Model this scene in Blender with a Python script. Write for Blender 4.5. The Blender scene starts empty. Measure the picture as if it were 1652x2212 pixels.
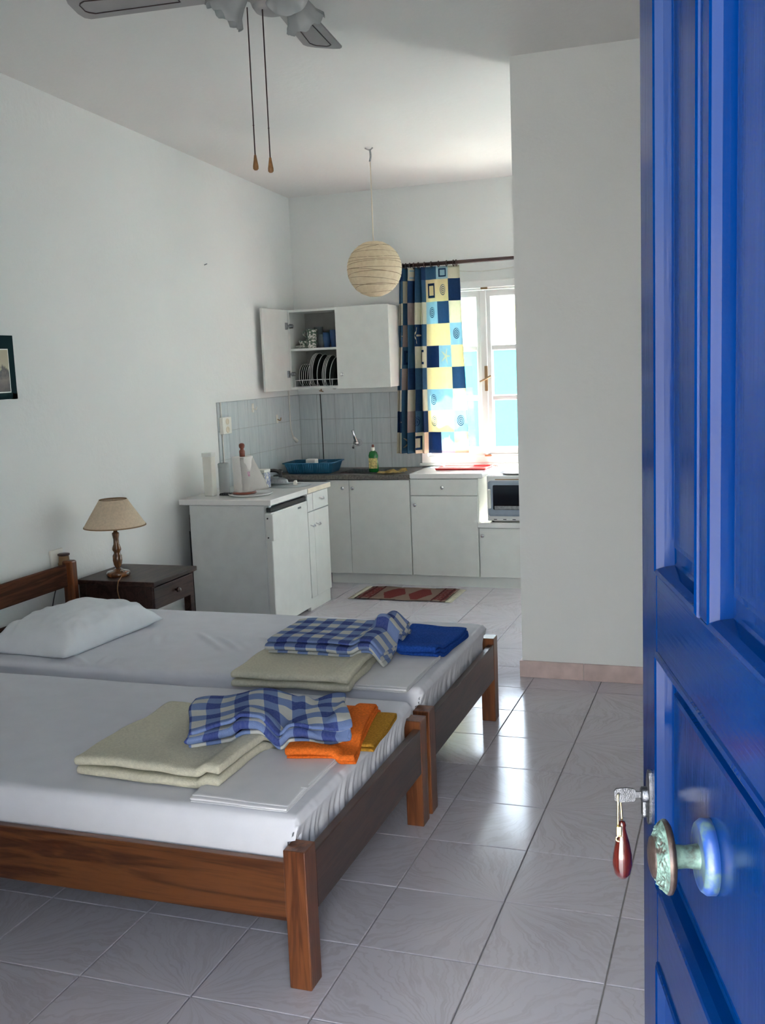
import bpy, bmesh, math, random
from mathutils import Vector, Matrix, noise
R = math.radians
PI = math.pi
random.seed(7)
col = bpy.context.scene.collection
scn = bpy.context.scene

# ------------------------------------------------------------------ camera
F_PX = 2242.36
yaw, pit, roll = -0.34015929, -0.13993905, -0.04009597
CAMZ = 1.5559
fw = Vector((math.sin(yaw)*math.cos(pit), math.cos(yaw)*math.cos(pit), math.sin(pit)))
rt = Vector((math.cos(yaw), -math.sin(yaw), 0.0))
up = rt.cross(fw)
r2 = rt*math.cos(roll) + up*math.sin(roll)
u2 = -rt*math.sin(roll) + up*math.cos(roll)
cam = bpy.data.cameras.new('camera')
cam.sensor_fit = 'VERTICAL'
cam.sensor_height = 36.0
cam.lens = 36.0*F_PX/2212.0
cam.clip_start = 0.02
co = bpy.data.objects.new('camera', cam)
col.objects.link(co)
m = Matrix((r2, u2, -fw)).transposed().to_4x4()
m.translation = Vector((0, 0, CAMZ))
co.matrix_world = m
scn.camera = co

# ------------------------------------------------------------------ world, sun, exposure
scn.view_settings.view_transform = 'Standard'
scn.view_settings.look = 'None'
scn.view_settings.gamma = 1.0
scn.view_settings.use_curve_mapping = False
scn.view_settings.exposure = 1.86
w = bpy.data.worlds.new('world')
scn.world = w
w.use_nodes = True
nt = w.node_tree
bg = nt.nodes['Background']
bg.inputs[1].default_value = 4.5
tc = nt.nodes.new('ShaderNodeTexCoord')
sp = nt.nodes.new('ShaderNodeSeparateXYZ')
rp = nt.nodes.new('ShaderNodeValToRGB')
nt.links.new(tc.outputs['Generated'], sp.inputs[0])
nt.links.new(sp.outputs[2], rp.inputs[0])
nt.links.new(rp.outputs[0], bg.inputs[0])
rp.color_ramp.elements[0].position = 0.0
rp.color_ramp.elements[0].color = (0.90, 0.95, 1.0, 1)
rp.color_ramp.elements[1].position = 0.7
rp.color_ramp.elements[1].color = (0.62, 0.76, 1.0, 1)
sun = bpy.data.lights.new('sun', 'SUN')
sun.energy = 31.0
sun.angle = R(0.6)
sun.color = (1.0, 0.95, 0.86)
so = bpy.data.objects.new('sun', sun)
col.objects.link(so)
# the sun stands high on the kitchen side and just reaches the worktop under the window
so.rotation_euler = Vector((-0.10, -0.45, -1.0)).normalized().to_track_quat('-Z', 'Y').to_euler()
# daylight portals in the real openings (they only guide sky sampling)
def portal(name, loc, sx, sy, direc):
    l = bpy.data.lights.new(name, 'AREA')
    l.shape = 'RECTANGLE'; l.size = sx; l.size_y = sy
    l.cycles.is_portal = True
    o = bpy.data.objects.new(name, l); col.objects.link(o)
    o.location = loc
    o.rotation_euler = Vector(direc).to_track_quat('-Z', 'Y').to_euler()
portal('window_portal', (-1.75, 7.62, 1.47), 0.95, 1.2, (0, -1, 0))
portal('garden_door_portal', (0.82, 7.62, 1.08), 0.6, 2.15, (0, -1, 0))
portal('doorway_portal', (-0.245, 0.30, 1.08), 0.62, 2.2, (0, 1, 0))

# ------------------------------------------------------------------ materials
def srgb(r, g, b):
    f = lambda c: (c/255/12.92) if c/255 <= 0.04045 else ((c/255+0.055)/1.055)**2.4
    return (f(r), f(g), f(b), 1)
class NT:
    def __init__(s, name):
        s.m = bpy.data.materials.new(name); s.m.use_nodes = True
        s.t = s.m.node_tree; s.p = s.t.nodes['Principled BSDF']; s.out = s.t.nodes['Material Output']
    def n(s, typ, **kw):
        nd = s.t.nodes.new(typ)
        for k, v in kw.items(): setattr(nd, k, v)
        return nd
    def l(s, a, b): s.t.links.new(a, b)
    def val(s, sock, v):
        if hasattr(v, 'node'): s.l(v, sock)
        else: sock.default_value = v
    def math(s, op, a, b=0.0, c=None, clamp=False):
        nd = s.n('ShaderNodeMath', operation=op); nd.use_clamp = clamp
        s.val(nd.inputs[0], a); s.val(nd.inputs[1], b)
        if c is not None: s.val(nd.inputs[2], c)
        return nd.outputs[0]
    def mix(s, f, a, b):
        nd = s.n('ShaderNodeMix', data_type='RGBA')
        s.val(nd.inputs[0], f); s.val(nd.inputs[6], a); s.val(nd.inputs[7], b)
        return nd.outputs[2]
    def noise(s, vec, scale, detail=3, rough=0.5, dist=0.0):
        nd = s.n('ShaderNodeTexNoise'); nd.inputs['Scale'].default_value = scale
        nd.inputs['Detail'].default_value = detail; nd.inputs['Roughness'].default_value = rough
        nd.inputs['Distortion'].default_value = dist
        if vec is not None: s.l(vec, nd.inputs['Vector'])
        return nd.outputs[0]
    def ramp(s, f, stops):
        nd = s.n('ShaderNodeValToRGB'); s.l(f, nd.inputs[0]); e = nd.color_ramp.elements
        while len(e) < len(stops): e.new(0.5)
        for i, (p, c) in enumerate(stops): e[i].position = p; e[i].color = c
        return nd.outputs[0]
    def bump(s, h, strength, dist=0.01):
        nd = s.n('ShaderNodeBump'); nd.inputs['Strength'].default_value = strength
        nd.inputs['Distance'].default_value = dist
        s.l(h, nd.inputs['Height']); s.l(nd.outputs[0], s.p.inputs['Normal'])
    def obj(s): return s.n('ShaderNodeTexCoord').outputs['Object']
    def uv(s): return s.n('ShaderNodeTexCoord').outputs['UV']
    def mapping(s, vec, sc=(1, 1, 1), rot=(0, 0, 0)):
        nd = s.n('ShaderNodeMapping'); nd.inputs['Scale'].default_value = sc
        nd.inputs['Rotation'].default_value = rot; s.l(vec, nd.inputs[0]); return nd.outputs[0]

def plain(name, c, rough=0.5, metal=0.0, var=0.06, nscale=12, bump=0.0, bscale=200, spec=0.5, coat=0.0):
    t = NT(name); o = t.obj()
    f = t.noise(o, nscale)
    dark = tuple(x*(1-var*2) for x in c[:3])+(1,)
    lite = tuple(min(1, x*(1+var)) for x in c[:3])+(1,)
    t.l(t.ramp(f, [(0.3, dark), (0.7, lite)]), t.p.inputs['Base Color'])
    t.p.inputs['Roughness'].default_value = rough; t.p.inputs['Metallic'].default_value = metal
    t.p.inputs['Specular IOR Level'].default_value = spec
    t.p.inputs['Coat Weight'].default_value = coat
    if bump: t.bump(t.noise(o, bscale, 2), bump, 0.002)
    return t.m

def wood(name, c1, c2, axis='x', rough=0.35, coat=0.25, scale=1.0, knots=True):
    t = NT(name); o = t.obj()
    sc = {'x': (1.2, 14, 14), 'y': (14, 1.2, 14), 'z': (14, 14, 1.2)}[axis]
    mp = t.mapping(o, tuple(v*scale for v in sc))
    n1 = t.noise(mp, 1.0, 4, 0.6, 0.8)
    rings = t.math('SINE', t.math('MULTIPLY', n1, 26.0))
    rings = t.math('MULTIPLY_ADD', rings, 0.5, 0.5)
    n2 = t.noise(t.mapping(o, tuple(v*6 for v in sc)), 2.0, 3)
    f = t.math('ADD', t.math('MULTIPLY', rings, 0.55), t.math('MULTIPLY', n2, 0.45))
    colr = t.ramp(f, [(0.2, c1), (0.8, c2)])
    if knots:
        v = t.n('ShaderNodeTexVoronoi'); v.inputs['Scale'].default_value = 1.0
        t.l(t.mapping(o, tuple((3.2 if i == 'xyz'.index(axis) else 6.0) for i in range(3))), v.inputs['Vector'])
        k = t.math('LESS_THAN', v.outputs['Distance'], 0.10)
        colr = t.mix(t.math('MULTIPLY', k, 0.6), colr, (c1[0]*.25, c1[1]*.25, c1[2]*.25, 1))
    t.l(colr, t.p.inputs['Base Color'])
    t.p.inputs['Roughness'].default_value = rough; t.p.inputs['Coat Weight'].default_value = coat
    t.p.inputs['Coat Roughness'].default_value = 0.2
    t.bump(n2, 0.12, 0.002)
    return t.m

def plaster(name, c):
    t = NT(name); o = t.obj()
    n = t.noise(o, 1.3, 4)
    t.l(t.ramp(n, [(0.3, tuple(x*0.965 for x in c[:3])+(1,)), (0.7, c)]), t.p.inputs['Base Color'])
    t.p.inputs['Roughness'].default_value = 0.85
    h = t.math('ADD', t.noise(o, 35, 4), t.math('MULTIPLY', t.noise(o, 3.0, 3), 2.0))
    t.bump(h, 0.18, 0.01)
    return t.m

M = {}
M['wall'] = plaster('wall_plaster', (0.80, 0.82, 0.80, 1))
M['ceiling'] = plaster('ceiling_plaster', (0.82, 0.81, 0.78, 1))
M['white_lam'] = plain('white_laminate', (0.74, 0.755, 0.72, 1), 0.35, var=0.02)
M['white_edge'] = plain('cream_edge', (0.78, 0.70, 0.55, 1), 0.5, var=0.05)
M['white_gloss'] = plain('white_gloss', (0.80, 0.80, 0.78, 1), 0.2, var=0.02)
M['white_pl'] = plain('white_plastic', (0.80, 0.79, 0.72, 1), 0.4, var=0.03)
M['greypanel'] = plain('fridge_side_grey', (0.70, 0.73, 0.715, 1), 0.4, var=0.03, bump=0.1, bscale=300)
M['dark_gap'] = plain('dark_gap', (0.02, 0.022, 0.022, 1), 0.8)
M['black'] = plain('black_plastic', (0.012, 0.012, 0.013, 1), 0.35)
M['chrome'] = plain('chrome', (0.75, 0.76, 0.78, 1), 0.14, 1.0, var=0.02)
M['steel'] = plain('dull_steel', (0.34, 0.35, 0.36, 1), 0.42, 1.0, var=0.15, nscale=60, bump=0.2)
M['brass'] = plain('pale_brass', (0.80, 0.66, 0.36, 1), 0.3, 1.0, var=0.1)
M['counter'] = plain('brown_counter', (0.16, 0.145, 0.13, 1), 0.4, var=0.25, nscale=90)
M['grout'] = plain('grout', (0.36, 0.33, 0.31, 1), 0.9, var=0.1, nscale=30)
M['wgrout'] = plain('wall_grout', (0.42, 0.46, 0.46, 1), 0.9, var=0.05)
M['sheet'] = plain('white_sheet', (0.78, 0.79, 0.84, 1), 0.9, var=0.015, bump=0.12, bscale=500, spec=0.1)
M['pillow'] = plain('pillow_case', (0.80, 0.83, 0.86, 1), 0.9, var=0.02, bump=0.15, bscale=500, spec=0.1)
M['linen'] = plain('folded_linen', (0.80, 0.80, 0.82, 1), 0.9, var=0.02, bump=0.15, bscale=400, spec=0.1)
M['cream'] = plain('cream_blanket', (0.70, 0.67, 0.53, 1), 0.95, var=0.05, nscale=120, bump=0.8, bscale=260, spec=0.05)
M['orange'] = plain('orange_terry', (0.95, 0.20, 0.03, 1), 0.95, var=0.12, nscale=150, bump=0.9, bscale=420, spec=0.05)
M['mustard'] = plain('mustard_terry', (0.50, 0.26, 0.035, 1), 0.95, var=0.15, nscale=150, bump=0.9, bscale=420, spec=0.05)
M['blue_terry'] = plain('blue_terry', (0.022, 0.085, 0.40, 1), 0.95, var=0.15, nscale=150, bump=0.9, bscale=420, spec=0.05)
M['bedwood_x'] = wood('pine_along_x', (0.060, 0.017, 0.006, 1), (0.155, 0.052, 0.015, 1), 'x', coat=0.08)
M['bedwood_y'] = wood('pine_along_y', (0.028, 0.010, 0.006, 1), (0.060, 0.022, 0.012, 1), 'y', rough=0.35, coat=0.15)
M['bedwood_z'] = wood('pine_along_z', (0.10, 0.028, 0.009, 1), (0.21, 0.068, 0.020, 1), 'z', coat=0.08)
M['bedwood_h'] = wood('pine_headboard', (0.040, 0.013, 0.006, 1), (0.095, 0.033, 0.014, 1), 'y', rough=0.7, coat=0.0)
M['bedwood_h'].node_tree.nodes['Principled BSDF'].inputs['Specular IOR Level'].default_value = 0.12
M['stand_wood'] = wood('nightstand_wood', (0.020, 0.009, 0.007, 1), (0.050, 0.024, 0.018, 1), 'y', rough=0.42, coat=0.05, knots=False)
M['stand_wood'].node_tree.nodes['Principled BSDF'].inputs['Specular IOR Level'].default_value = 0.22
M['lamp_wood'] = wood('lamp_wood', (0.09, 0.035, 0.012, 1), (0.22, 0.09, 0.03, 1), 'z', rough=0.2, coat=0.6, knots=False)
M['pullwood'] = plain('pull_wood', (0.30, 0.15, 0.055, 1), 0.4, var=0.15, nscale=80)
M['redwood'] = plain('finial_wood', (0.22, 0.05, 0.025, 1), 0.3, var=0.15, nscale=60, coat=0.4)
M['fan'] = plain('fan_grey_white', (0.40, 0.39, 0.38, 1), 0.5, var=0.04)
M['shade'] = plain('linen_shade', (0.72, 0.58, 0.42, 1), 0.9, var=0.05, nscale=90, bump=0.3, bscale=300)
M['shade_trim'] = plain('shade_trim', (0.30, 0.19, 0.10, 1), 0.8)
M['cable_b'] = plain('black_cable', (0.02, 0.02, 0.02, 1), 0.6)
M['cable_w'] = plain('white_cable', (0.75, 0.74, 0.68, 1), 0.5)
M['tray'] = plain('blue_plastic', (0.035, 0.20, 0.36, 1), 0.4, var=0.08)
M['green'] = plain('green_soap', (0.01, 0.16, 0.03, 1), 0.15, var=0.2, nscale=30)
M['label_y'] = plain('yellow_print', (0.65, 0.55, 0.20, 1), 0.5, var=0.3, nscale=60)
M['cloth_y'] = plain('yellow_cloth', (0.66, 0.50, 0.20, 1), 0.95, var=0.08, nscale=60, bump=0.5, bscale=200)
M['red'] = plain('red_plastic', (0.80, 0.05, 0.05, 1), 0.3)
M['sponge'] = plain('white_sponge', (0.75, 0.76, 0.74, 1), 0.9, bump=0.5)
M['rod'] = plain('dark_rod', (0.045, 0.020, 0.018, 1), 0.4, var=0.1)
M['winwhite'] = plain('window_paint', (0.82, 0.82, 0.80, 1), 0.35, var=0.02)
M['tan'] = plain('tan_metal', (0.35, 0.22, 0.11, 1), 0.4, 0.2, var=0.1)
M['baseb'] = plain('pink_marble', (0.62, 0.49, 0.46, 1), 0.3, var=0.08, nscale=14)
M['shadedback'] = plain('shaded_back_panel', (0.26, 0.27, 0.25, 1), 0.7, var=0.05)  # shade of the unlit cabinet interior put into the panel colour
M['platedark'] = plain('dark_glass_plate', (0.055, 0.065, 0.060, 1), 0.25, var=0.1)
M['navy'] = plain('navy_board', (0.008, 0.028, 0.032, 1), 0.8, spec=0.1)
M['bluegl'] = plain('blue_glass', (0.03, 0.08, 0.20, 1), 0.15, var=0.1)
M['china'] = plain('white_china', (0.60, 0.61, 0.57, 1), 0.2, var=0.03)
M['greyglass'] = plain('smoke_glass', (0.20, 0.24, 0.25, 1), 0.1, var=0.1)
M['ovendark'] = plain('oven_glass', (0.008, 0.010, 0.016, 1), 0.08)
M['ovengrey'] = plain('oven_grey', (0.30, 0.35, 0.42, 1), 0.35)
M['fob'] = plain('mahogany_fob', (0.045, 0.005, 0.003, 1), 0.18, var=0.2, nscale=60, coat=0.7)
M['keymetal'] = plain('key_metal', (0.11, 0.115, 0.125, 1), 0.4, 1.0, var=0.2, nscale=200, bump=0.3, bscale=900)
M['paper'] = plain('paper_towel', (0.84, 0.82, 0.78, 1), 0.95, var=0.02, bump=0.6, bscale=220)
M['terrace'] = plain('terrace_stone', (0.60, 0.57, 0.53, 1), 0.8, var=0.1, nscale=3)
M['extwhite'] = plain('exterior_white', (0.80, 0.79, 0.75, 1), 0.8)
M['reflectorwall'] = plain('added_reflector_wall', (0.76, 0.75, 0.73, 1), 0.9, var=0.08, nscale=4)  # pale tone of the unseen wall added to bounce light
M['turq'] = plain('turquoise_paint', (0.018, 0.36, 0.36, 1), 0.7)
M['yellowwall'] = plain('yellow_render', (0.80, 0.62, 0.24, 1), 0.8)

# door paint: gloss blue with brush strokes
def door_paint(axis):
    t = NT('blue_gloss_paint_'+axis); o = t.obj()
    sc = (70, 70, 2.0) if axis == 'z' else (2.0, 70, 70)
    st = t.noise(t.mapping(o, sc), 1.0, 3, 0.6)
    n = t.noise(o, 5, 3)
    t.l(t.ramp(n, [(0.3, (0.000, 0.008, 0.048, 1)), (0.75, (0.000, 0.012, 0.064, 1))]), t.p.inputs['Base Color'])
    t.p.inputs['Roughness'].default_value = 0.16
    t.p.inputs['Specular IOR Level'].default_value = 0.08
    t.l(t.math('MULTIPLY_ADD', st, 0.12, 0.08), t.p.inputs['Roughness'])
    t.bump(t.math('ADD', st, t.math('MULTIPLY', t.noise(o, 90, 2), 0.3)), 0.10, 0.002)
    return t.m
M['door_z'] = door_paint('z'); M['door_x'] = door_paint('x')

# patinated bronze
def patina():
    t = NT('patinated_bronze'); o = t.obj()
    n = t.noise(o, 90, 4, 0.6)
    g = t.n('ShaderNodeNewGeometry').outputs['Pointiness']
    f = t.math('ADD', n, t.math('MULTIPLY', t.math('SUBTRACT', g, 0.5), 3.0))
    t.l(t.ramp(f, [(0.35, (0.022, 0.016, 0.012, 1)), (0.5, (0.06, 0.10, 0.085, 1)), (0.7, (0.13, 0.21, 0.175, 1))]), t.p.inputs['Base Color'])
    t.p.inputs['Metallic'].default_value = 0.35; t.p.inputs['Roughness'].default_value = 0.55
    t.bump(n, 0.4, 0.001)
    return t.m
M['patina'] = patina()
M['bronze'] = plain('brown_bronze', (0.05, 0.035, 0.03, 1), 0.4, 0.6, var=0.2, nscale=80, bump=0.3)
def painty():
    t = NT('paint_smeared_bronze'); o = t.obj()
    n = t.noise(o, 45, 4, 0.7)
    t.l(t.ramp(n, [(0.42, (0.055, 0.095, 0.10, 1)), (0.55, (0.012, 0.04, 0.16, 1))]), t.p.inputs['Base Color'])
    t.p.inputs['Roughness'].default_value = 0.35; t.bump(n, 0.5, 0.001)
    return t.m
M['painty'] = painty()

# floor tiles: veins bursting from every second grid corner
GX, GY, TS = -0.983, 2.4402, 0.33
def floor_tile():
    t = NT('floor_tile_marble')
    pos = t.n('ShaderNodeNewGeometry').outputs['Position']
    s = t.n('ShaderNodeSeparateXYZ'); t.l(pos, s.inputs[0])
    def cell(v, o):
        a = t.math('DIVIDE', t.math('SUBTRACT', v, o), TS*2)
        a = t.math('SUBTRACT', a, t.math('FLOOR', a))
        return t.math('MULTIPLY', t.math('SUBTRACT', a, 0.5), TS*2)
    x = cell(s.outputs[0], GX+TS-TS); y = cell(s.outputs[1], GY+TS-TS)
    r = t.math('SQRT', t.math('ADD', t.math('MULTIPLY', x, x), t.math('MULTIPLY', y, y)))
    th = t.math('ARCTAN2', y, x)
    wob = t.noise(pos, 5.0, 4, 0.6)
    th = t.math('ADD', th, t.math('MULTIPLY', t.math('SUBTRACT', wob, 0.5), 0.55))
    cmb = t.n('ShaderNodeCombineXYZ')
    t.l(t.math('MULTIPLY', t.math('COSINE', th), 5.0), cmb.inputs[0])
    t.l(t.math('MULTIPLY', t.math('SINE', th), 5.0), cmb.inputs[1])
    t.l(t.math('MULTIPLY', r, 1.6), cmb.inputs[2])
    n = t.noise(cmb.outputs[0], 1.6, 3, 0.55)
    v = t.math('ABSOLUTE', t.math('SUBTRACT', n, 0.5))
    v = t.math('SUBTRACT', 1.0, t.math('MULTIPLY', v, 17.0), clamp=True)
    patch = t.noise(pos, 3.0, 3)
    v = t.math('MULTIPLY', v, t.math('MULTIPLY_ADD', patch, 1.2, -0.1, clamp=True))
    base = t.ramp(t.noise(pos, 1.7, 3), [(0.3, (0.58, 0.555, 0.60, 1)), (0.7, (0.65, 0.62, 0.67, 1))])
    t.l(t.mix(t.math('MULTIPLY', v, 0.45), base, (0.34, 0.28, 0.29, 1)), t.p.inputs['Base Color'])
    t.l(t.math('MULTIPLY_ADD', t.noise(pos, 9, 3), 0.05, 0.13), t.p.inputs['Roughness'])
    t.bump(t.noise(pos, 6, 3), 0.06, 0.01)
    return t.m
M['tile'] = floor_tile()

def wall_tile():
    t = NT('kitchen_wall_tile'); o = t.obj()
    n = t.noise(t.mapping(o, (60, 60, 5)), 1.0, 3)
    t.l(t.ramp(n, [(0.35, (0.50, 0.56, 0.58, 1)), (0.65, (0.58, 0.63, 0.64, 1))]), t.p.inputs['Base Color'])
    t.p.inputs['Roughness'].default_value = 0.28
    return t.m
M['wtile'] = wall_tile()

# gingham: uv in metres of cloth
def gingham(name, sq=0.042):
    t = NT(name); u = t.uv()
    s = t.n('ShaderNodeSeparateXYZ'); t.l(u, s.inputs[0])
    def step(v):
        a = t.math('DIVIDE', v, sq*2); a = t.math('SUBTRACT', a, t.math('FLOOR', a))
        return t.math('GREATER_THAN', a, 0.5)
    a, b = step(s.outputs[0]), step(s.outputs[1])
    f = t.math('MULTIPLY', t.math('ADD', a, b), 0.5)
    c = t.ramp(f, [(0.0, (0.62, 0.62, 0.56, 1)), (0.5, (0.16, 0.24, 0.48, 1)), (1.0, (0.018, 0.045, 0.25, 1))])
    n = t.noise(u, 160, 2)
    t.l(t.mix(t.math('MULTIPLY', n, 0.25), c, (0.4, 0.45, 0.55, 1)), t.p.inputs['Base Color'])
    t.p.inputs['Roughness'].default_value = 0.95; t.p.inputs['Specular IOR Level'].default_value = 0.05
    t.bump(t.noise(u, 420, 2), 0.7, 0.002)
    return t.m
M['gingham'] = gingham('gingham_terry')

# paper lantern, curtain cloth: let light through
def translucent(t, colour, amount):
    tr = t.n('ShaderNodeBsdfTranslucent'); t.val(tr.inputs[0], colour)
    mx = t.n('ShaderNodeMixShader'); mx.inputs[0].default_value = amount
    t.l(t.p.outputs[0], mx.inputs[1]); t.l(tr.outputs[0], mx.inputs[2]); t.l(mx.outputs[0], t.out.inputs[0])
def lantern_paper():
    t = NT('lantern_paper'); o = t.obj()
    n = t.noise(o, 40, 4)
    c = t.ramp(n, [(0.3, (0.78, 0.66, 0.47, 1)), (0.7, (0.88, 0.77, 0.58, 1))])
    t.l(c, t.p.inputs['Base Color']); t.p.inputs['Roughness'].default_value = 0.9
    t.bump(n, 0.5, 0.004); translucent(t, c, 0.35); return t.m
M['lantern'] = lantern_paper()
def glass_frost():
    t = NT('frosted_glass'); t.p.inputs['Base Color'].default_value = (0.60, 0.62, 0.62, 1)
    t.p.inputs['Roughness'].default_value = 0.25
    t.bump(t.noise(t.obj(), 40, 2), 0.1, 0.004)
    translucent(t, (0.55, 0.58, 0.58, 1), 0.5); return t.m
M['frost'] = glass_frost()
def thin_glass(name, tint, refl=0.06):
    t = NT(name); a = t.n('ShaderNodeBsdfTransparent'); a.inputs[0].default_value = tint
    g = t.n('ShaderNodeBsdfGlossy'); g.inputs['Roughness'].default_value = 0.03
    fr = t.n('ShaderNodeLayerWeight'); fc = t.math('MULTIPLY_ADD', t.math('POWER', fr.outputs['Facing'], 5.0), 0.8, 0.03, clamp=True)
    mx = t.n('ShaderNodeMixShader'); t.l(fc, mx.inputs[0])
    t.l(a.outputs[0], mx.inputs[1]); t.l(g.outputs[0], mx.inputs[2]); t.l(mx.outputs[0], t.out.inputs[0])
    return t.m
M['glass'] = thin_glass('window_glass', (0.95, 0.97, 0.97, 1))

CUR = {'navy': (0.020, 0.055, 0.14, 1), 'slate': (0.055, 0.14, 0.24, 1), 'cream': (0.70, 0.66, 0.50, 1),
       'yellow': (0.78, 0.67, 0.42, 1), 'sky': (0.36, 0.54, 0.62, 1), 'mauve': (0.40, 0.33, 0.30, 1)}
def curtain_mat(base, motif=None, mc='cream'):
    t = NT('curtain_%s_%s' % (base, motif or 'plain')); u = t.uv()
    s = t.n('ShaderNodeSeparateXYZ'); t.l(u, s.inputs[0])
    c = CUR[base]
    n = t.noise(u, 7, 4, 0.7)
    colr = t.mix(t.math('MULTIPLY', n, 0.35), c, tuple(min(1, x*1.9+0.03) for x in c[:3])+(1,))
    if motif:
        x = t.math('SUBTRACT', s.outputs[0], 0.5); y = t.math('SUBTRACT', s.outputs[1], 0.5)
        r = t.math('SQRT', t.math('ADD', t.math('MULTIPLY', x, x), t.math('MULTIPLY', y, y)))
        th = t.math('ARCTAN2', y, x)
        if motif == 'star':
            k = t.math('ABSOLUTE', t.math('SINE', t.math('MULTIPLY', th, 2.5)))
            f = t.math('LESS_THAN', r, t.math('MULTIPLY_ADD', t.math('POWER', t.math('SUBTRACT', 1.0, k, clamp=True), 1.5), 0.32, 0.09))
        elif motif == 'shell':
            sp_ = t.math('SINE', t.math('ADD', t.math('MULTIPLY', r, 75.0), th))
            f = t.math('MULTIPLY', t.math('GREATER_THAN', sp_, 0.2), t.math('LESS_THAN', r, 0.26))
        else:  # framed little picture
            mx_ = t.math('MAXIMUM', t.math('ABSOLUTE', x), t.math('ABSOLUTE', y))
            f = t.math('MULTIPLY', t.math('LESS_THAN', mx_, 0.33), t.math('GREATER_THAN', mx_, 0.22))
        colr = t.mix(f, colr, CUR[mc])
    t.l(colr, t.p.inputs['Base Color']); t.p.inputs['Roughness'].default_value = 0.9
    t.p.inputs['Specular IOR Level'].default_value = 0.1
    translucent(t, colr, 0.45)
    return t.m

# ------------------------------------------------------------------ mesh helpers
def nbm(): return bmesh.new()
def box(bm, x0, x1, y0, y1, z0, z1, bev=0.0, seg=1):
    g = bmesh.ops.create_cube(bm, size=1.0)
    vs = g['verts']
    for v in vs:
        v.co = Vector((x0+(v.co.x+.5)*(x1-x0), y0+(v.co.y+.5)*(y1-y0), z0+(v.co.z+.5)*(z1-z0)))
    if bev:
        es = list({e for v in vs for e in v.link_edges})
        bmesh.ops.bevel(bm, geom=es, offset=bev, segments=seg, affect='EDGES', profile=0.5)
    return bm
def bxm(*a, **k): return box(nbm(), *a, **k)
def lathe(bm, prof, c=(0, 0, 0), seg=24, axis='z', closed=False):
    """prof: list of (radius, height); revolved about axis through c."""
    rings = []
    for r, h in prof:
        ring = []
        for i in range(seg):
            a = 2*PI*i/seg
            p = (r*math.cos(a), r*math.sin(a), h)
            if axis == 'x': p = (p[2], p[0], p[1])
            elif axis == 'y': p = (p[0], p[2], p[1])
            ring.append(bm.verts.new(Vector(p)+Vector(c)))
        rings.append(ring)
    for a, b in zip(rings, rings[1:]):
        for i in range(seg):
            j = (i+1) % seg
            f = bm.faces.new((a[i], a[j], b[j], b[i])); f.smooth = True
    if closed:
        bm.faces.new(rings[0][::-1]); bm.faces.new(rings[-1])
    bmesh.ops.recalc_face_normals(bm, faces=bm.faces[:])
    return bm
def tube(bm, pts, r, seg=8):
    pts = [Vector(p) for p in pts]; rings = []
    prev = None
    for i, p in enumerate(pts):
        d = (pts[min(i+1, len(pts)-1)]-pts[max(i-1, 0)]).normalized()
        a = prev if prev is not None else (Vector((0, 0, 1)) if abs(d.z) < 0.9 else Vector((1, 0, 0)))
        s = d.cross(a).normalized(); q = s.cross(d).normalized(); prev = q
        rr = r[i] if isinstance(r, (list, tuple)) else r
        rings.append([bm.verts.new(p+s*rr*math.cos(2*PI*k/seg)+q*rr*math.sin(2*PI*k/seg)) for k in range(seg)])
    for a, b in zip(rings, rings[1:]):
        for i in range(seg):
            j = (i+1) % seg
            f = bm.faces.new((a[i], a[j], b[j], b[i])); f.smooth = True
    bm.faces.new(rings[0][::-1]); bm.faces.new(rings[-1])
    bmesh.ops.recalc_face_normals(bm, faces=bm.faces[:])
    return bm
def curve(pts, n=10):
    """Catmull-Rom through pts"""
    P = [Vector(p) for p in pts]; P = [P[0]]+P+[P[-1]]; out = []
    for i in range(1, len(P)-2):
        for k in range(n):
            t = k/n
            out.append(0.5*((2*P[i])+(-P[i-1]+P[i+1])*t+(2*P[i-1]-5*P[i]+4*P[i+1]-P[i+2])*t*t+(-P[i-1]+3*P[i]-3*P[i+1]+P[i+2])*t**3))
    out.append(P[-2]); return out
def grid(bm, nu, nv, fn, uvfn=None, smooth=True, mat=None):
    vs = [[bm.verts.new(fn(i/nu, j/nv)) for j in range(nv+1)] for i in range(nu+1)]
    lay = bm.loops.layers.uv.verify() if uvfn else None
    for i in range(nu):
        for j in range(nv):
            f = bm.faces.new((vs[i][j], vs[i+1][j], vs[i+1][j+1], vs[i][j+1])); f.smooth = smooth
            if uvfn:
                for lp, (a, b) in zip(f.loops, ((i, j), (i+1, j), (i+1, j+1), (i, j+1))):
                    lp[lay].uv = uvfn(a/nu, b/nv)
    return vs
def loft(bm, loops, cap=True):
    """loops: equal-length lists of points; joins them"""
    L = [[bm.verts.new(p) for p in lp] for lp in loops]
    n = len(L[0])
    for a, b in zip(L, L[1:]):
        for i in range(n):
            j = (i+1) % n
            bm.faces.new((a[i], a[j], b[j], b[i]))
    if cap: bm.faces.new(L[-1])
    return L
def add_obj(name, bm, mat, parent=None, loc=None, label=None, cat=None, group=None, kind=None, smooth=False, rotz=0):
    me = bpy.data.meshes.new(name)
    if loc is not None: bm.transform(Matrix.Translation(-Vector(loc)))
    if rotz: pass
    if smooth:
        for f in bm.faces: f.smooth = True
    bm.to_mesh(me); bm.free()
    for mm in (mat if isinstance(mat, (list, tuple)) else [mat]): me.materials.append(M[mm] if isinstance(mm, str) else mm)
    o = bpy.data.objects.new(name, me); col.objects.link(o)
    if parent is None and loc is not None: o.location = loc
    if parent is not None: o.parent = parent
    tag(o, label, cat, group, kind)
    return o
def tag(o, label=None, cat=None, group=None, kind=None):
    if label: o['label'] = label
    if cat: o['category'] = cat
    if group: o['group'] = group
    if kind: o['kind'] = kind
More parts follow.
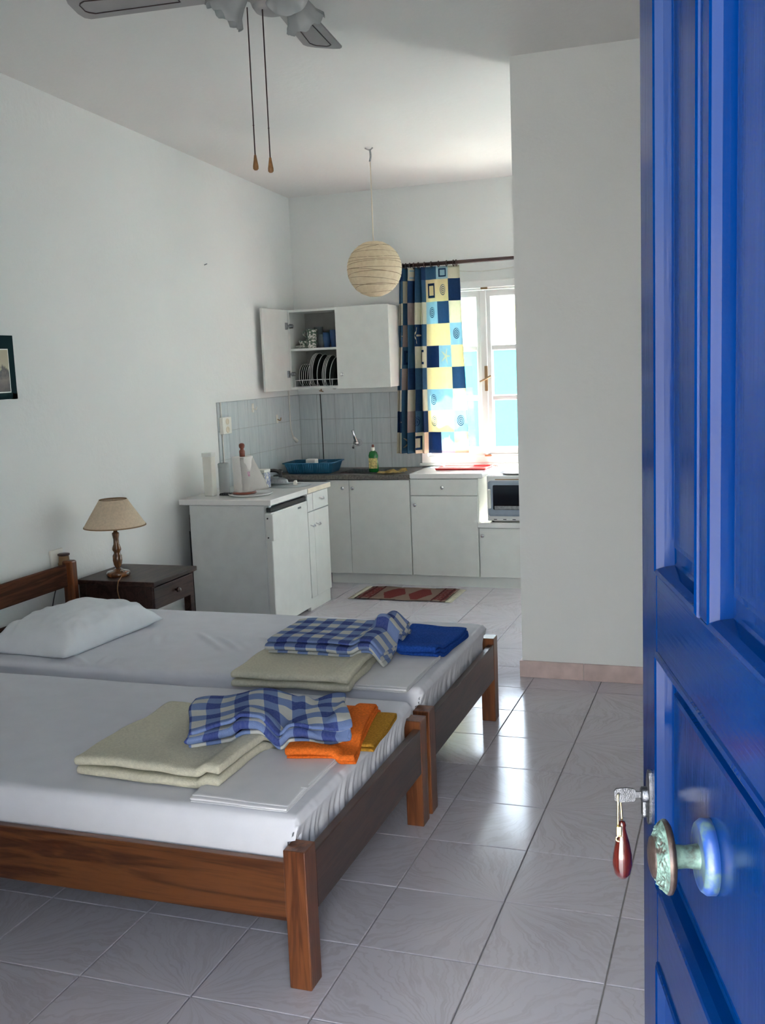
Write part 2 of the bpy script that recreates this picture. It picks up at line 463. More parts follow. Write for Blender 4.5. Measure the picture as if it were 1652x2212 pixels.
class Thing:
    """an Empty at the thing's base; parts are given in world coordinates"""
    def __init__(s, name, loc, label=None, cat=None, group=None, kind=None, local=False, rot=None):
        s.o = bpy.data.objects.new(name, None); col.objects.link(s.o)
        s.o.empty_display_size = 0.05
        s.loc = Vector(loc); s.o.location = s.loc; s.local = local
        if rot: s.o.rotation_euler = rot
        tag(s.o, label, cat, group, kind)
    def part(s, name, bm, mat, parent=None, label=None, smooth=False, kind=None):
        return add_obj(name, bm, mat, parent or s.o, None if s.local else s.loc, label, smooth=smooth, kind=kind) if parent is None else \
            add_obj(name, bm, mat, parent, None if s.local else s.loc, label, smooth=smooth, kind=kind)
def struct(name, bm, mat): return add_obj(name, bm, mat, kind='structure')
def dup(root, loc, label=None, rotz=None):
    r = root.copy(); col.objects.link(r); r.location = loc
    if label: r['label'] = label
    if rotz is not None: r.rotation_euler = (0, 0, rotz)
    for ch in list(root.children):
        c = ch.copy(); col.objects.link(c); c.parent = r
        for g in list(ch.children):
            d = g.copy(); col.objects.link(d); d.parent = c
    return r

# ------------------------------------------------------------------ room shell
XL, YB, XR, YF = -3.27, 7.40, 1.60, 0.60
def cz(y): return 2.83+0.0424*(YB-y)
XP, YP = -1.04, 4.93         # corner of the bathroom block
# floor base and tiles
fl = struct('floor', bxm(XL-0.25, XR+0.25, YF-0.25, YB+0.25, -0.12, -0.006), 'grout')
def tile_mesh(w, d):
    bm = nbm(); box(bm, 0, w, 0, d, -0.010, 0.0, 0.0015); me = bpy.data.meshes.new('tile'); bm.to_mesh(me); bm.free()
    me.materials.append(M['tile']); return me
G = 0.0035
full = tile_mesh(TS-G, TS-G)
stuff = nbm()
i0 = math.floor((XL-GX)/TS); i1 = math.ceil((XR-GX)/TS)
j0 = math.floor((YF-GY)/TS)-1; j1 = math.ceil((YB-GY)/TS)
for i in range(i0, i1+1):
    for j in range(j0, j1+1):
        x0 = GX+i*TS; y0 = GY+j*TS
        a, b = max(x0+G/2, XL), min(x0+TS-G/2, XR); c, d = max(y0+G/2, YF-0.25), min(y0+TS-G/2, YB)
        if b-a < 0.01 or d-c < 0.01: continue
        if a > 0.05 or c < 1.1 or (a > XP and c > YP-0.3):
            box(stuff, a, b, c, d, -0.010, 0); continue
        me = full if (b-a > TS-G-1e-4 and d-c > TS-G-1e-4) else tile_mesh(b-a, d-c)
        o = bpy.data.objects.new('tile', me); col.objects.link(o); o.location = (a, c, random.uniform(-0.0004, 0.0)); o.parent = fl
o = add_obj('tiles', stuff, 'tile', fl, kind='stuff')
# walls
def wall(name, *b, mat='wall'): return struct(name, bxm(*b), mat)
wall('wall_left', XL-0.25, XL, YF-0.25, YB+0.25, 0, 3.3)
bm = nbm()
WX0, WX1, WZ0, WZ1 = -2.26, -1.32, 0.83, 2.115
KX0, KX1 = 0.52, 1.12      # garden doorway of the kitchen, behind the partition
box(bm, XL, WX0, YB, YB+0.25, 0, 3.3); box(bm, WX1, KX0, YB, YB+0.25, 0, 3.3); box(bm, KX1, XR, YB, YB+0.25, 0, 3.3); box(bm, KX0, KX1, YB, YB+0.25, 2.15, 3.3)
box(bm, WX0, WX1, YB, YB+0.25, 0, WZ0); box(bm, WX0, WX1, YB, YB+0.25, WZ1, 3.3)
struct('wall_back', bm, 'wall')
wall('wall_partition', XP, XR, YP, YP+0.14, 0, 3.3)
wall('wall_right', XR, XR+0.25, YF-0.25, YB+0.25, 0, 3.3)
bm = nbm()
DX0, DX1, DZ = -1.10, 0.055, 2.16
box(bm, XL, DX0, YF-0.25, YF, 0, 3.3); box(bm, DX1, XR, YF-0.25, YF, 0, 3.3); box(bm, DX0, DX1, YF-0.25, YF, DZ, 3.3)
struct('wall_front', bm, 'wall')
bm = nbm()
a, b = cz(YF-0.25), cz(YB+0.25)
vv = [bm.verts.new(p) for p in ((XL-.25, YF-.25, a), (XR+.25, YF-.25, a), (XR+.25, YB+.25, b), (XL-.25, YB+.25, b),
                                (XL-.25, YF-.25, a+.2), (XR+.25, YF-.25, a+.2), (XR+.25, YB+.25, b+.2), (XL-.25, YB+.25, b+.2))]
for q in ((0, 3, 2, 1), (4, 5, 6, 7), (0, 1, 5, 4), (1, 2, 6, 5), (2, 3, 7, 6), (3, 0, 4, 7)): bm.faces.new([vv[k] for k in q])
struct('ceiling', bm, 'ceiling')
# pink marble skirting on the block
bb = Thing('baseboard_partition', (XP, YP, 0), kind='structure')
xs = [XP-0.012, -0.737, -0.407, -0.077, 0.253, 0.583, 0.913, 1.243, XR]
for p, q in zip(xs, xs[1:]):
    bb.part('tile', bxm(p, q-0.002, YP-0.012, YP, 0, 0.083, 0.0015), 'baseb')
ys = [YP, YP+0.14]
for p, q in zip(ys, ys[1:]):
    bb.part('tile', bxm(XP-0.012, XP, p, q-0.002, 0, 0.083, 0.0015), 'baseb')
# kitchen wall tiles
wt = Thing('trim_1', (XL, YB, 0.79), kind='structure')
wt.part('tile_backing', box(bxm(XL, XP, YB-0.003, YB, 0.79, WZ0), XL, WX0-0.02, YB-0.003, YB, WZ0, 1.36), 'wgrout')
wt.part('tile_backing', bxm(XL, XL+0.003, 6.07, YB, 0.79, 1.36), 'wgrout')
tw, thh = 0.1475, 0.19
def wtile_piece(*b):
    wt.part('tile', bxm(*b, 0.0012), 'wtile')
for r in range(3):
    z0 = 0.79+r*thh; z1 = z0+thh-0.003
    y = YB-0.006
    while y > 6.10:
        ya = max(6.072, y-tw); wtile_piece(XL, XL+0.007, ya+0.0015, y-0.0015, z0, z1); y = ya
    x = XL+0.008
    while x < XP-0.02:
        xb = min(XP, x+tw)
        if xb <= WX0-0.02+0.12 or x > WX1+0.02:
            if xb <= WX0-0.015 or x > WX1+0.015: wtile_piece(x+0.0015, xb-0.0015, YB-0.007, YB, z0, z1)
            else: wtile_piece(x+0.0015, WX0-0.025, YB-0.007, YB, z0, z1)
        elif z0 < WZ0-0.02: wtile_piece(x+0.0015, xb-0.0015, YB-0.007, YB, z0, 0.815)
        x = xb

# ------------------------------------------------------------------ exterior
wall('ground', -14, 12, YB+0.25, 30, -0.3, -0.05, mat='terrace')
bpy.data.objects['ground'].name = 'ground'
struct('ground', bxm(-14, 12, -14, YF-0.25, -0.25, -0.015), 'terrace')
struct('ceiling_added_porch', bxm(-3.6, 2.2, -0.9, YF-0.25, 2.55, 2.70), 'extwhite')  # unseen porch roof, added to keep sky light off the blue door
wall('trim_2', -3.6, -3.4, -0.9, -0.7, -0.02, 2.55, mat='extwhite')  # posts under the added porch roof
wall('trim_3', 2.0, 2.2, -0.9, -0.7, -0.02, 2.55, mat='extwhite')
wall('wall_added_reflector', -6, 5, -4.7, -4.5, -0.02, 2.3, mat='reflectorwall')  # unseen wall, added to reflect sunlight in through the entrance
t = Thing('garden_wall', (-2.4, 10.0, -0.05), 'low turquoise painted wall outside the kitchen window', 'wall')
t.part('wall_body', bxm(-7, 4, 10.0, 10.2, -0.05, 1.66), 'turq')
t.part('coping', bxm(-7, 4, 9.97, 10.23, 1.66, 1.74, 0.01), 'extwhite')
t = Thing('house', (-4, 15, -0.05), 'ochre yellow house standing beyond the turquoise wall', 'house')
t.part('wall_body', bxm(-8.5, -2.6, 15, 20, -0.05, 2.35), 'yellowwall')
t.part('roof_slab', bxm(-8.7, -2.4, 14.8, 20.2, 2.35, 2.50), 'extwhite')

# ------------------------------------------------------------------ window
wn = Thing('window_1', (-1.79, YB, WZ0), kind='structure')
# casing on the wall
bm = nbm()
def rect_ring(bm, x0, x1, z0, z1, steps, yf=None):
    """steps: (inset, y)"""
    loops = []
    for ins, y in steps:
        loops.append([Vector((x0+ins, y, z0+ins)), Vector((x1-ins, y, z0+ins)), Vector((x1-ins, y, z1-ins)), Vector((x0+ins, y, z1-ins))])
    loft(bm, loops, cap=False); return bm
rect_ring(bm, -2.285, -1.295, 0.822, 2.13, [(0, YB), (0.0, YB-0.022), (0.006, YB-0.026), (0.05, YB-0.026), (0.056, YB-0.018), (0.065, YB-0.018), (0.065, YB+0.10)])
bmesh.ops.recalc_face_normals(bm, faces=bm.faces[:])
wn.part('window_frame', bm, 'winwhite')
def sash(x0, x1, z0, z1, y, name):
    st = 0.052
    bm = nbm()
    rect_ring(bm, x0, x1, z0, z1, [(0, y+0.04), (0, y), (0.002, y-0.002), (st-0.008, y-0.002), (st, y+0.008), (st, y+0.04), (0, y+0.04)])
    bmesh.ops.recalc_face_normals(bm, faces=bm.faces[:])
    s = wn.part('sash', bm, 'winwhite')
    zi0, zi1 = z0+st, z1-st
    h = (zi1-zi0)/3
    for k in (1, 2):
        wn.part('glazing_bar', bxm(x0+st-0.002, x1-st+0.002, y+0.004, y+0.036, zi0+k*h-0.018, zi0+k*h+0.018, 0.004), 'winwhite', parent=s)
    for k in range(3):
        wn.part('pane', bxm(x0+st, x1-st, y+0.018, y+0.022, zi0+k*h+(0.018 if k else 0), zi0+(k+1)*h-(0.018 if k < 2 else 0)), 'glass', parent=s)
    return s
sash(-2.215, -1.795, 0.885, 2.062, YB-0.004, 'left')
sash(-1.785, -1.365, 0.885, 2.062, YB-0.004, 'right')
wn.part('meeting_stile', bxm(-1.815, -1.765, YB-0.024, YB-0.006, 0.89, 2.058, 0.006, 2), 'winwhite')
hd = wn.part('handle_plate', bxm(-1.787, -1.763, YB-0.032, YB-0.022, 1.345, 1.525, 0.004, 2), 'tan')
wn.part('handle_lever', tube(nbm(), [(-1.815, YB-0.062, 1.415), (-1.775, YB-0.060, 1.432), (-1.73, YB-0.062, 1.455)], 0.007), 'tan', parent=hd)
wn.part('handle_spindle', tube(nbm(), [(-1.775, YB-0.030, 1.432), (-1.775, YB-0.062, 1.432)], 0.007), 'tan', parent=hd)
wn.part('latch', bxm(-1.80, -1.75, YB-0.034, YB-0.024, 0.872, 0.886, 0.003), 'tan')
wn.part('latch', bxm(-1.80, -1.75, YB-0.034, YB-0.024, 2.066, 2.080, 0.003), 'tan')
wn.part('sill', bxm(-2.30, -1.28, YB-0.035, YB-0.001, 0.803, 0.822, 0.004), 'winwhite')
wn.part('outer_frame', rect_ring(nbm(), WX0, WX1, WZ0, WZ1, [(0, YB+0.25), (0, YB+0.10), (0.04, YB+0.10), (0.04, YB+0.25)]), 'winwhite')

# curtain rod + rings + curtain
RY = YB-0.10
t = Thing('curtain_rod', (-1.75, RY, 2.262), 'dark brown wooden curtain rod above the kitchen window', 'curtain rod')
t.part('pole', tube(nbm(), [(-2.42, RY, 2.262), (XP-0.01, RY, 2.262)], 0.013, 12), 'rod')
t.part('finial', lathe(nbm(), [(0.0, -0.035), (0.012, -0.033), (0.021, -0.018), (0.018, -0.004), (0.010, 0.0)], (-2.42, RY, 2.262), 12, 'x'), 'rod')
t.part('bracket', bxm(-2.40, -2.385, RY, YB, 2.248, 2.276), 'rod')
t.part('bracket', bxm(-1.10, -1.085, RY, YB, 2.248, 2.276), 'rod')
ringx = [-2.375, -2.352, -2.33, -2.30, -2.27, -2.235, -2.19, -2.14, -2.085, -2.025, -1.975, -1.955]
tor = []
for x in ringx:
    bm = nbm(); tube(bm, [(x, RY+0.021*math.cos(a), 2.257+0.021*math.sin(a)) for a in [2*PI*k/14 for k in range(15)]], 0.0035, 6)
    t.part('curtain_ring', bm, 'rod')
# curtain cloth: strips in real folds, patchwork printed in cells
CW, CH = 0.155, 0.163
ncx, rows = 7, 9
slots = []; names = {}
def slot(base, motif=None, mc='cream'):
    k = (base, motif, mc)
    if k not in names: names[k] = len(slots); slots.append(curtain_mat(base, motif, mc))
    return names[k]
bm = nbm(); lay = bm.loops.layers.uv.verify()
ztop, zbot = 2.242, 0.905
# width parameter s (cloth metres, 0..1.085) -> x, y ; tight folds on the left, flatter on the right
def cpos(s, z):
    k = (ztop-z)/(ztop-zbot)
    u = s/1.24
    xl = -2.385-0.075*k; xr = -1.935+0.035*k
    e = min(1, u/0.62)
    if u < 0.62: fx = 0.44*(u/0.62)
    else: fx = 0.44+0.56*(u-0.62)/0.38
    x = xl+(xr-xl)*fx
    if u < 0.62:
        a = u/0.62*2*PI*4
        y = 0.030*math.sin(a)*(1+0.25*k); x += 0.010*math.sin(2*a+0.5)
    else:
        b = (u-0.62)/0.38
        y = 0.010*math.sin(b*2*PI*2.5)*(1-0.2*k)
    y += 0.008*math.sin(z*7+s*9)
    return Vector((x, RY-0.002+y+0.012*k, z))
ROWS = [ # colour per cell, from the left
 ['navy', 'slate', ('cream','pic','sky'), 'slate', 'navy', 'slate', ('sky','pic','navy'), 'cream'],
 ['slate', 'cream', 'navy', 'slate', 'slate', ('yellow','pic','navy'), ('yellow','shell','slate'), 'navy'],
 ['cream', 'slate', 'mauve', 'cream', 'cream', ('sky','shell','navy'), 'slate', 'cream'],
 [('slate','star','cream'), 'mauve', 'slate', ('navy','star','cream'), 'slate', 'yellow', 'yellow', ('sky','shell','navy')],
 ['cream', ('slate','pic','navy'), 'slate', 'cream', ('cream','pic','navy'), 'navy', ('sky','star','cream'), 'yellow'],
 ['slate', 'mauve', 'navy', 'slate', 'slate', 'yellow', ('yellow','pic','cream'), 'slate'],
 ['cream', 'slate', 'cream', 'navy', 'cream', ('sky','shell','navy'), 'sky', 'cream'],
 [('navy','star','mauve'), 'slate', 'mauve', ('slate','shell','navy'), 'navy', ('yellow','shell','slate'), 'yellow', ('sky','shell','navy')],
 ['cream', ('slate','star','cream'), 'slate', ('cream','pic','navy'), 'cream', 'navy', ('sky','star','cream'), 'cream']]
NS, NZ = 10, 5
for r in range(len(ROWS)):
    za = ztop-0.055-(r-1)*CH if r else ztop
    zb = ztop-0.055-r*CH if r else ztop-0.055
    if r == 0: za, zb = ztop, ztop-0.09
    else: za = ztop-0.09-(r-1)*0.156; zb = ztop-0.09-r*0.156
    zb = max(zb, zbot)
    if za-zb < 0.005: continue
    for c in range(8):
        e = ROWS[r][c]; si = slot(*e) if isinstance(e, tuple) else slot(e)
        for i in range(NS):
            for j in range(NZ):
                q = []
                for di, dj in ((0, 0), (0, 1), (1, 1), (1, 0)):
                    s = (c+(i+di)/NS)*CW; z = za+(zb-za)*(j+dj)/NZ
                    q.append((s, z, (i+di)/NS, 1-(j+dj)/NZ))
                f = bm.faces.new([bm.verts.new(cpos(a, b)) for a, b, _, _ in q]); f.smooth = True; f.material_index = si
                for lp, (_, _, a, b) in zip(f.loops, q): lp[lay].uv = (a, b)
# hem row
bmesh.ops.remove_doubles(bm, verts=bm.verts[:], dist=0.0002)
bmesh.ops.solidify(bm, geom=bm.faces[:], thickness=0.0012)
add_obj('curtain', bm, slots, None, (-2.17, RY, ztop), 'blue, cream and yellow patchwork seaside curtain drawn to the left of the kitchen window', 'curtain')

# ------------------------------------------------------------------ kitchen: base run
YC = 6.87
def knob(t, x, y, z, ax='y', parent=None, mat='chrome'):
    bm = nbm(); s = -1 if ax == 'y' else 1
    lathe(bm, [(0.0045, 0), (0.0045, s*0.012), (0.012, s*0.014), (0.0135, s*0.019), (0.011, s*0.024), (0.0, s*0.025)], (x, y, z), 16, ax)
    return t.part('knob', bm, mat, parent=parent)
# sink base cabinet (two doors)
t = Thing('base_cabinet', (-2.45, 7.1, 0), 'white sink base cabinet with two doors under the brown counter', 'cabinet')
t.part('body', box(box(bxm(-2.85, -2.222, YC+0.02, YB-0.001, 0.075, 0.650), -2.85, -2.832, YC+0.02, YB-0.001, 0.650, 0.762), -2.240, -2.222, YC+0.02, YB-0.001, 0.650, 0.762), 'white_lam')
t.part('plinth', bxm(-2.85, -2.222, YC+0.03, YC+0.045, 0.0, 0.075), 'white_lam')
d = t.part('door', bxm(-2.85, -2.680, YC, YC+0.018, 0.080, 0.757, 0.0015), 'white_lam'); knob(t, -2.722, YC, 0.700, parent=d)
d = t.part('door', bxm(-2.676, -2.226, YC, YC+0.018, 0.080, 0.757, 0.0015), 'white_lam'); knob(t, -2.645, YC, 0.700, parent=d)
# drawer cabinet
t = Thing('base_cabinet', (-1.98, 7.1, 0), 'white base cabinet with one drawer above a door, under the white worktop', 'cabinet')
t.part('body', bxm(-2.220, -1.735, YC+0.02, YB-0.001, 0.075, 0.768), 'white_lam')
t.part('plinth', bxm(-2.222, -1.735, YC+0.03, YC+0.045, 0.0, 0.075), 'white_lam')
d = t.part('drawer', bxm(-2.218, -1.738, YC, YC+0.018, 0.650, 0.762, 0.0015), 'white_lam'); knob(t, -1.983, YC, 0.706, parent=d)
d = t.part('door', bxm(-2.218, -1.738, YC, YC+0.018, 0.080, 0.645, 0.0015), 'white_lam'); knob(t, -2.185, YC, 0.583, parent=d)
# low cabinet
t = Thing('base_cabinet', (-1.4, 7.1, 0), 'low white cabinet under the small oven beside the partition', 'cabinet')
t.part('body', bxm(-1.733, XP-0.012, YC+0.02, YB-0.001, 0.075, 0.425), 'white_lam')
t.part('plinth', bxm(-1.735, XP-0.012, YC+0.03, YC+0.045, 0.0, 0.075), 'white_lam')
d = t.part('door', bxm(-1.731, -1.395, YC, YC+0.018, 0.080, 0.422, 0.0015), 'white_lam'); knob(t, -1.705, YC, 0.372, parent=d)
d = t.part('door', bxm(-1.391, XP-0.016, YC, YC+0.018, 0.080, 0.422, 0.0015), 'white_lam'); knob(t, -1.09, YC, 0.372, parent=d)
add_obj('worktop', bxm(-1.742, XP-0.012, YC-0.012, YB-0.001, 0.426, 0.462, 0.004), 'white_gloss', None, (-1.39, 7.1, 0.426), 'low white worktop carrying the small oven', 'worktop')
t = Thing('worktop', (-1.96, 7.1, 0.768), 'white laminate worktop below the kitchen window', 'worktop')
t.part('slab', bxm(-2.219, -1.700, YC-0.012, YB-0.008, 0.769, 0.802, 0.003), 'white_gloss')
# sink counter with basin
t = Thing('sink_counter', (-2.7, 7.1, 0.763), 'brown-grey sink counter along the tiled back wall', 'worktop')
bm = nbm()
bx0, bx1, by0, by1 = -2.80, -2.42, 6.96, 7.28
for b in ((XL+0.001+0.008, bx0, YC-0.012, YB-0.008), (bx1, -2.221, YC-0.012, YB-0.008), (bx0, bx1, YC-0.012, by0), (bx0, bx1, by1, YB-0.008)):
    box(bm, *b, 0.763, 0.795)
t.part('slab', bm, 'counter')
bm = nbm()
rect = lambda ins, z: [Vector((bx0+ins, by0+ins, z)), Vector((bx1-ins, by0+ins, z)), Vector((bx1-ins, by1-ins, z)), Vector((bx0+ins, by1-ins, z))]
loft(bm, [rect(-0.012, 0.7965), rect(0.004, 0.7965), rect(0.008, 0.785), rect(0.02, 0.66)])
bmesh.ops.solidify(bm, geom=bm.faces[:], thickness=0.0012)
t.part('basin', bm, 'steel')

# ------------------------------------------------------------------ left run: fridge and narrow cabinet
FX = -2.64; FY0, FY1 = 5.49, 6.03
t = Thing('refrigerator', (-2.92, 5.76, 0), 'white under-counter refrigerator with grey side and white top', 'refrigerator')
t.part('body', bxm(-3.185, FX-0.045, FY0, FY1, 0.02, 0.765, 0.004), 'greypanel')
d = t.part('door', bxm(FX-0.040, FX, FY0, FY1, 0.03, 0.722, 0.006, 2), 'white_lam')
t.part('door_gasket', bxm(FX-0.046, FX-0.040, FY0+0.004, FY1-0.004, 0.035, 0.715), 'greypanel')
t.part('handle_recess', bxm(FX-0.038, FX+0.012, FY0-0.004, FY0+0.030, 0.555, 0.716, 0.005, 2), 'white_lam', parent=d)
for z in (0.69, 0.575):
    t.part('screw', lathe(nbm(), [(0.0045, 0), (0.0045, -0.003), (0, -0.0035)], (FX-0.022, FY0-0.004, z), 10, 'y'), 'dark_gap', parent=d)
t.part('control_slot', bxm(FX-0.03, FX-0.004, FY0+0.004, FY1-0.01, 0.727, 0.752), 'dark_gap')
t.part('top_slab', bxm(-3.25, FX+0.004, FY0-0.004, FY1+0.002, 0.766, 0.800, 0.004, 2), 'white_gloss')
t.part('corner_cap', lathe(nbm(), [(0.0, -0.006), (0.008, -0.004), (0.009, 0.004), (0.0, 0.006)], (FX-0.004, FY0-0.006, 0.762), 12, 'y'), 'chrome')
t.part('badge', bxm(FX, FX+0.003, 5.875, 5.925, 0.690, 0.702, 0.001), 'chrome', parent=d)
bm = nbm(); tube(bm, [(-3.20, FY0+0.05, z) for z in (0.1, 0.6)], 0.02, 10)
box(bm, -3.215, -3.186, FY0+0.05, FY1-0.05, 0.08, 0.70)
t.part('condenser', bm, 'black')
for x in (-3.14, -2.74):
    for y in (FY0+0.05, FY1-0.05):
        t.part('foot', lathe(nbm(), [(0.018, 0), (0.018, 0.025)], (x, y, 0), 12, closed=True), 'black')
t = Thing('base_cabinet', (-2.92, 6.22, 0), 'narrow white cabinet beside the refrigerator, one drawer over two doors', 'cabinet')
KY0, KY1 = 6.037, 6.375
t.part('body', bxm(-3.25, FX-0.02, KY0, KY1, 0.075, 0.765), 'white_lam')
t.part('plinth', bxm(FX-0.035, FX-0.012, KY0, KY1, 0.0, 0.080), 'white_lam')
t.part('side_panel', bxm(-3.25, FX-0.02, KY1, KY1+0.012, 0, 0.765), 'white_lam')
t.part('filler', bxm(FX-0.019, FX-0.002, KY0, 6.120, 0.648, 0.762, 0.001), 'white_lam')
d = t.part('drawer', bxm(FX-0.019, FX, 6.123, KY1, 0.650, 0.762, 0.0015), 'white_lam')
def bow(y, z, par):
    t.part('handle', tube(nbm(), curve([(FX-0.001, y-0.022, z+0.010), (FX+0.018, y-0.016, z+0.004), (FX+0.020, y, z+0.012), (FX+0.018, y+0.016, z-0.002), (FX-0.001, y+0.022, z-0.008)], 4), 0.004, 6), 'chrome', parent=par)
bow(6.25, 0.709, d)
ym = 6.128
d = t.part('door', bxm(FX-0.019, FX, KY0, ym-0.0015, 0.085, 0.643, 0.0015), 'white_lam'); bow(6.085, 0.55, d)
d = t.part('door', bxm(FX-0.019, FX, ym+0.0015, KY1, 0.085, 0.643, 0.0015), 'white_lam'); bow(6.175, 0.55, d)
t = Thing('worktop', (-2.92, 6.3, 0.766), 'white worktop with a pale wooden edge over the narrow cabinet', 'worktop')
t.part('slab', bxm(-3.25, FX+0.003, FY1+0.004, 6.415, 0.767, 0.798, 0.002), 'white_gloss')
t.part('edge_strip', bxm(FX+0.003, FX+0.007, FY1+0.004, 6.415, 0.767, 0.798, 0.001), 'white_edge')

# ------------------------------------------------------------------ wall cabinet
UX0, UX1, UY, UZ0, UZ1 = -3.195, -2.405, 7.10, 1.405, 1.985
t = Thing('wall_cabinet', (-2.8, YB, UZ0), 'white two-door wall cabinet over the sink with its left door open', 'cabinet')
T_ = 0.016
bm = nbm()
box(bm, UX0, UX0+T_, UY, YB, UZ0, UZ1); box(bm, UX1-T_, UX1, UY, YB, UZ0, UZ1)
box(bm, UX0+T_, UX1-T_, UY, YB, UZ0, UZ0+T_); box(bm, UX0+T_, UX1-T_, UY, YB, UZ1-T_, UZ1)
t.part('body', bm, 'white_lam')
t.part('back_panel', bxm(UX0+T_, UX1-T_, YB-0.012, YB-0.004, UZ0+T_, UZ1-T_), 'shadedback')
t.part('shelf', bxm(UX0+T_, UX1-T_, UY+0.005, YB-0.012, 1.688, 1.704), 'white_lam')
d = t.part('door', bxm(-2.812, UX1, UY-0.018, UY-0.001, UZ0-0.003, UZ1+0.003, 0.0015), 'white_lam'); knob(t, -2.768, UY-0.018, 1.505, parent=d)
bm = nbm(); box(bm, 0, 0.385, -0.018, 0, UZ0-0.003, UZ1+0.003, 0.0015)
bm.transform(Matrix.Translation((UX0+0.004, UY-0.004, 0)) @ Matrix.Rotation(R(-93), 4, 'Z'))
d = t.part('door', bm, 'white_lam')
for z in (1.870, 1.520):
    bm = nbm(); box(bm, UX0+0.005, UX0+0.055, UY-0.030, UY-0.012, z-0.008, z+0.008, 0.003); box(bm, UX0+0.016, UX0+0.024, UY-0.012, UY+0.05, z-0.015, z+0.015, 0.003)
    box(bm, UX0-0.001, UX0+0.012, UY-0.05, UY-0.02, z-0.025, z+0.025, 0.003)
    t.part('hinge', bm, 'steel')
bm = nbm(); tube(bm, [(-2.96, UY+0.02, UZ0+0.002), (-2.96, UY+0.02, UZ0-0.02)], 0.005, 8); tube(bm, [(-2.975, UY+0.015, UZ0-0.014), (-2.945, UY+0.025, UZ0-0.020)], 0.004, 6)
t.part('screw_hook', bm, 'tan')

# crockery
def mug_mesh(r, h, mat, name, loc, label, group=None, handle=PI, cat='mug', cupround=False):
    t = Thing(name, loc, label, cat, group)
    x, y, z = loc
    pr = [(r*0.75, 0), (r*0.8, 0.002), (r*0.98, h*0.35), (r, h), (r*0.9, h), (r*0.88, h*0.3), (r*0.3, 0.006), (0, 0.006)] if not cupround else \
         [(r*0.45, 0), (r*0.5, 0.004), (r*0.85, h*0.45), (r, h), (r*0.95, h), (r*0.6, h*0.3), (0, 0.008)]
    t.part('bowl', lathe(nbm(), pr, loc, 24), mat)
    a = handle; c, s = math.cos(a), math.sin(a)
    P = [(x+c*r*0.93, y+s*r*0.93, z+h*0.85), (x+c*(r+0.02), y+s*(r+0.02), z+h*0.8), (x+c*(r+0.026), y+s*(r+0.026), z+h*0.5), (x+c*(r+0.012), y+s*(r+0.012), z+h*0.25), (x+c*r*0.9, y+s*r*0.9, z+h*0.18)]
    t.part('handle', tube(nbm(), curve(P, 4), 0.004, 6), mat)
    return t
def patterned():
    t = NT('green_pattern_china'); o = t.obj()
    v = t.n('ShaderNodeTexVoronoi'); v.inputs['Scale'].default_value = 75; t.l(o, v.inputs['Vector'])
    f = t.math('GREATER_THAN', v.outputs['Distance'], 0.55)
    t.l(t.mix(f, (0.62, 0.62, 0.55, 1), (0.10, 0.15, 0.11, 1)), t.p.inputs['Base Color']); t.p.inputs['Roughness'].default_value = 0.2
    return t.m
M['pattern'] = patterned()
SZ = 1.7045
mug_mesh(0.040, 0.068, 'pattern', 'mug', (-3.035, 7.165, SZ), 'green and white patterned mug on the cabinet shelf, under the stacked one', handle=R(200))
t = mug_mesh(0.040, 0.068, 'pattern', 'mug', (-3.030, 7.165, SZ+0.0685), 'green and white patterned mug stacked on top of the other mug', handle=R(200))
def saucer(loc, label, r=0.068):
    t = Thing('saucer', loc, label, 'saucer', 'saucers stacked on the cabinet shelf')
    t.part('dish', lathe(nbm(), [(0.0, 0.0), (r*0.5, 0.0), (r*0.55, 0.002), (r, 0.010), (r, 0.012), (r*0.5, 0.0045), (0, 0.004)], loc, 28), 'pattern')
for k, lb in enumerate(('lowest saucer of the pile on the left of the cabinet shelf', 'middle saucer of the pile on the left of the cabinet shelf', 'top saucer of the pile, directly under the small cup')):
    saucer((-3.105, 7.175, SZ+k*0.0055), lb, 0.062)
mug_mesh(0.036, 0.042, 'pattern', 'cup', (-3.105, 7.175, SZ+0.0165), 'small patterned cup standing on the pile of saucers', handle=R(-20), cat='cup', cupround=True)
def glass(x, y, r, h, mat, label, group=None, z=SZ):
    bm = nbm(); lathe(bm, [(r*0.7, 0), (r*0.75, 0), (r, h), (r*0.93, h), (r*0.66, 0.01), (0, 0.008)], (x, y, z), 20)
    bm.faces.ensure_lookup_table()
    add_obj('glass', bm, mat, None, (x, y, z), label, 'glass', group)
glass(-2.985, 7.24, 0.032, 0.10, 'greyglass', 'grey glass tumbler just right of the patterned mugs', 'tumblers on the cabinet shelf')
glass(-2.925, 7.19, 0.032, 0.11, 'bluegl', 'blue glass tumbler on the shelf, the left one of the blue pair', 'tumblers on the cabinet shelf')
glass(-2.855, 7.16, 0.034, 0.125, 'bluegl', 'tallest dark blue glass tumbler beside the closed cabinet door', 'tumblers on the cabinet shelf')
glass(-3.115, 7.33, 0.034, 0.15, 'greyglass', 'tall dark tumbler at the back of the shelf behind the cup', 'tumblers on the cabinet shelf')
glass(-3.05, 7.34, 0.034, 0.16, 'greyglass', 'tall dark tumbler at the back of the shelf behind the mugs', 'tumblers on the cabinet shelf')
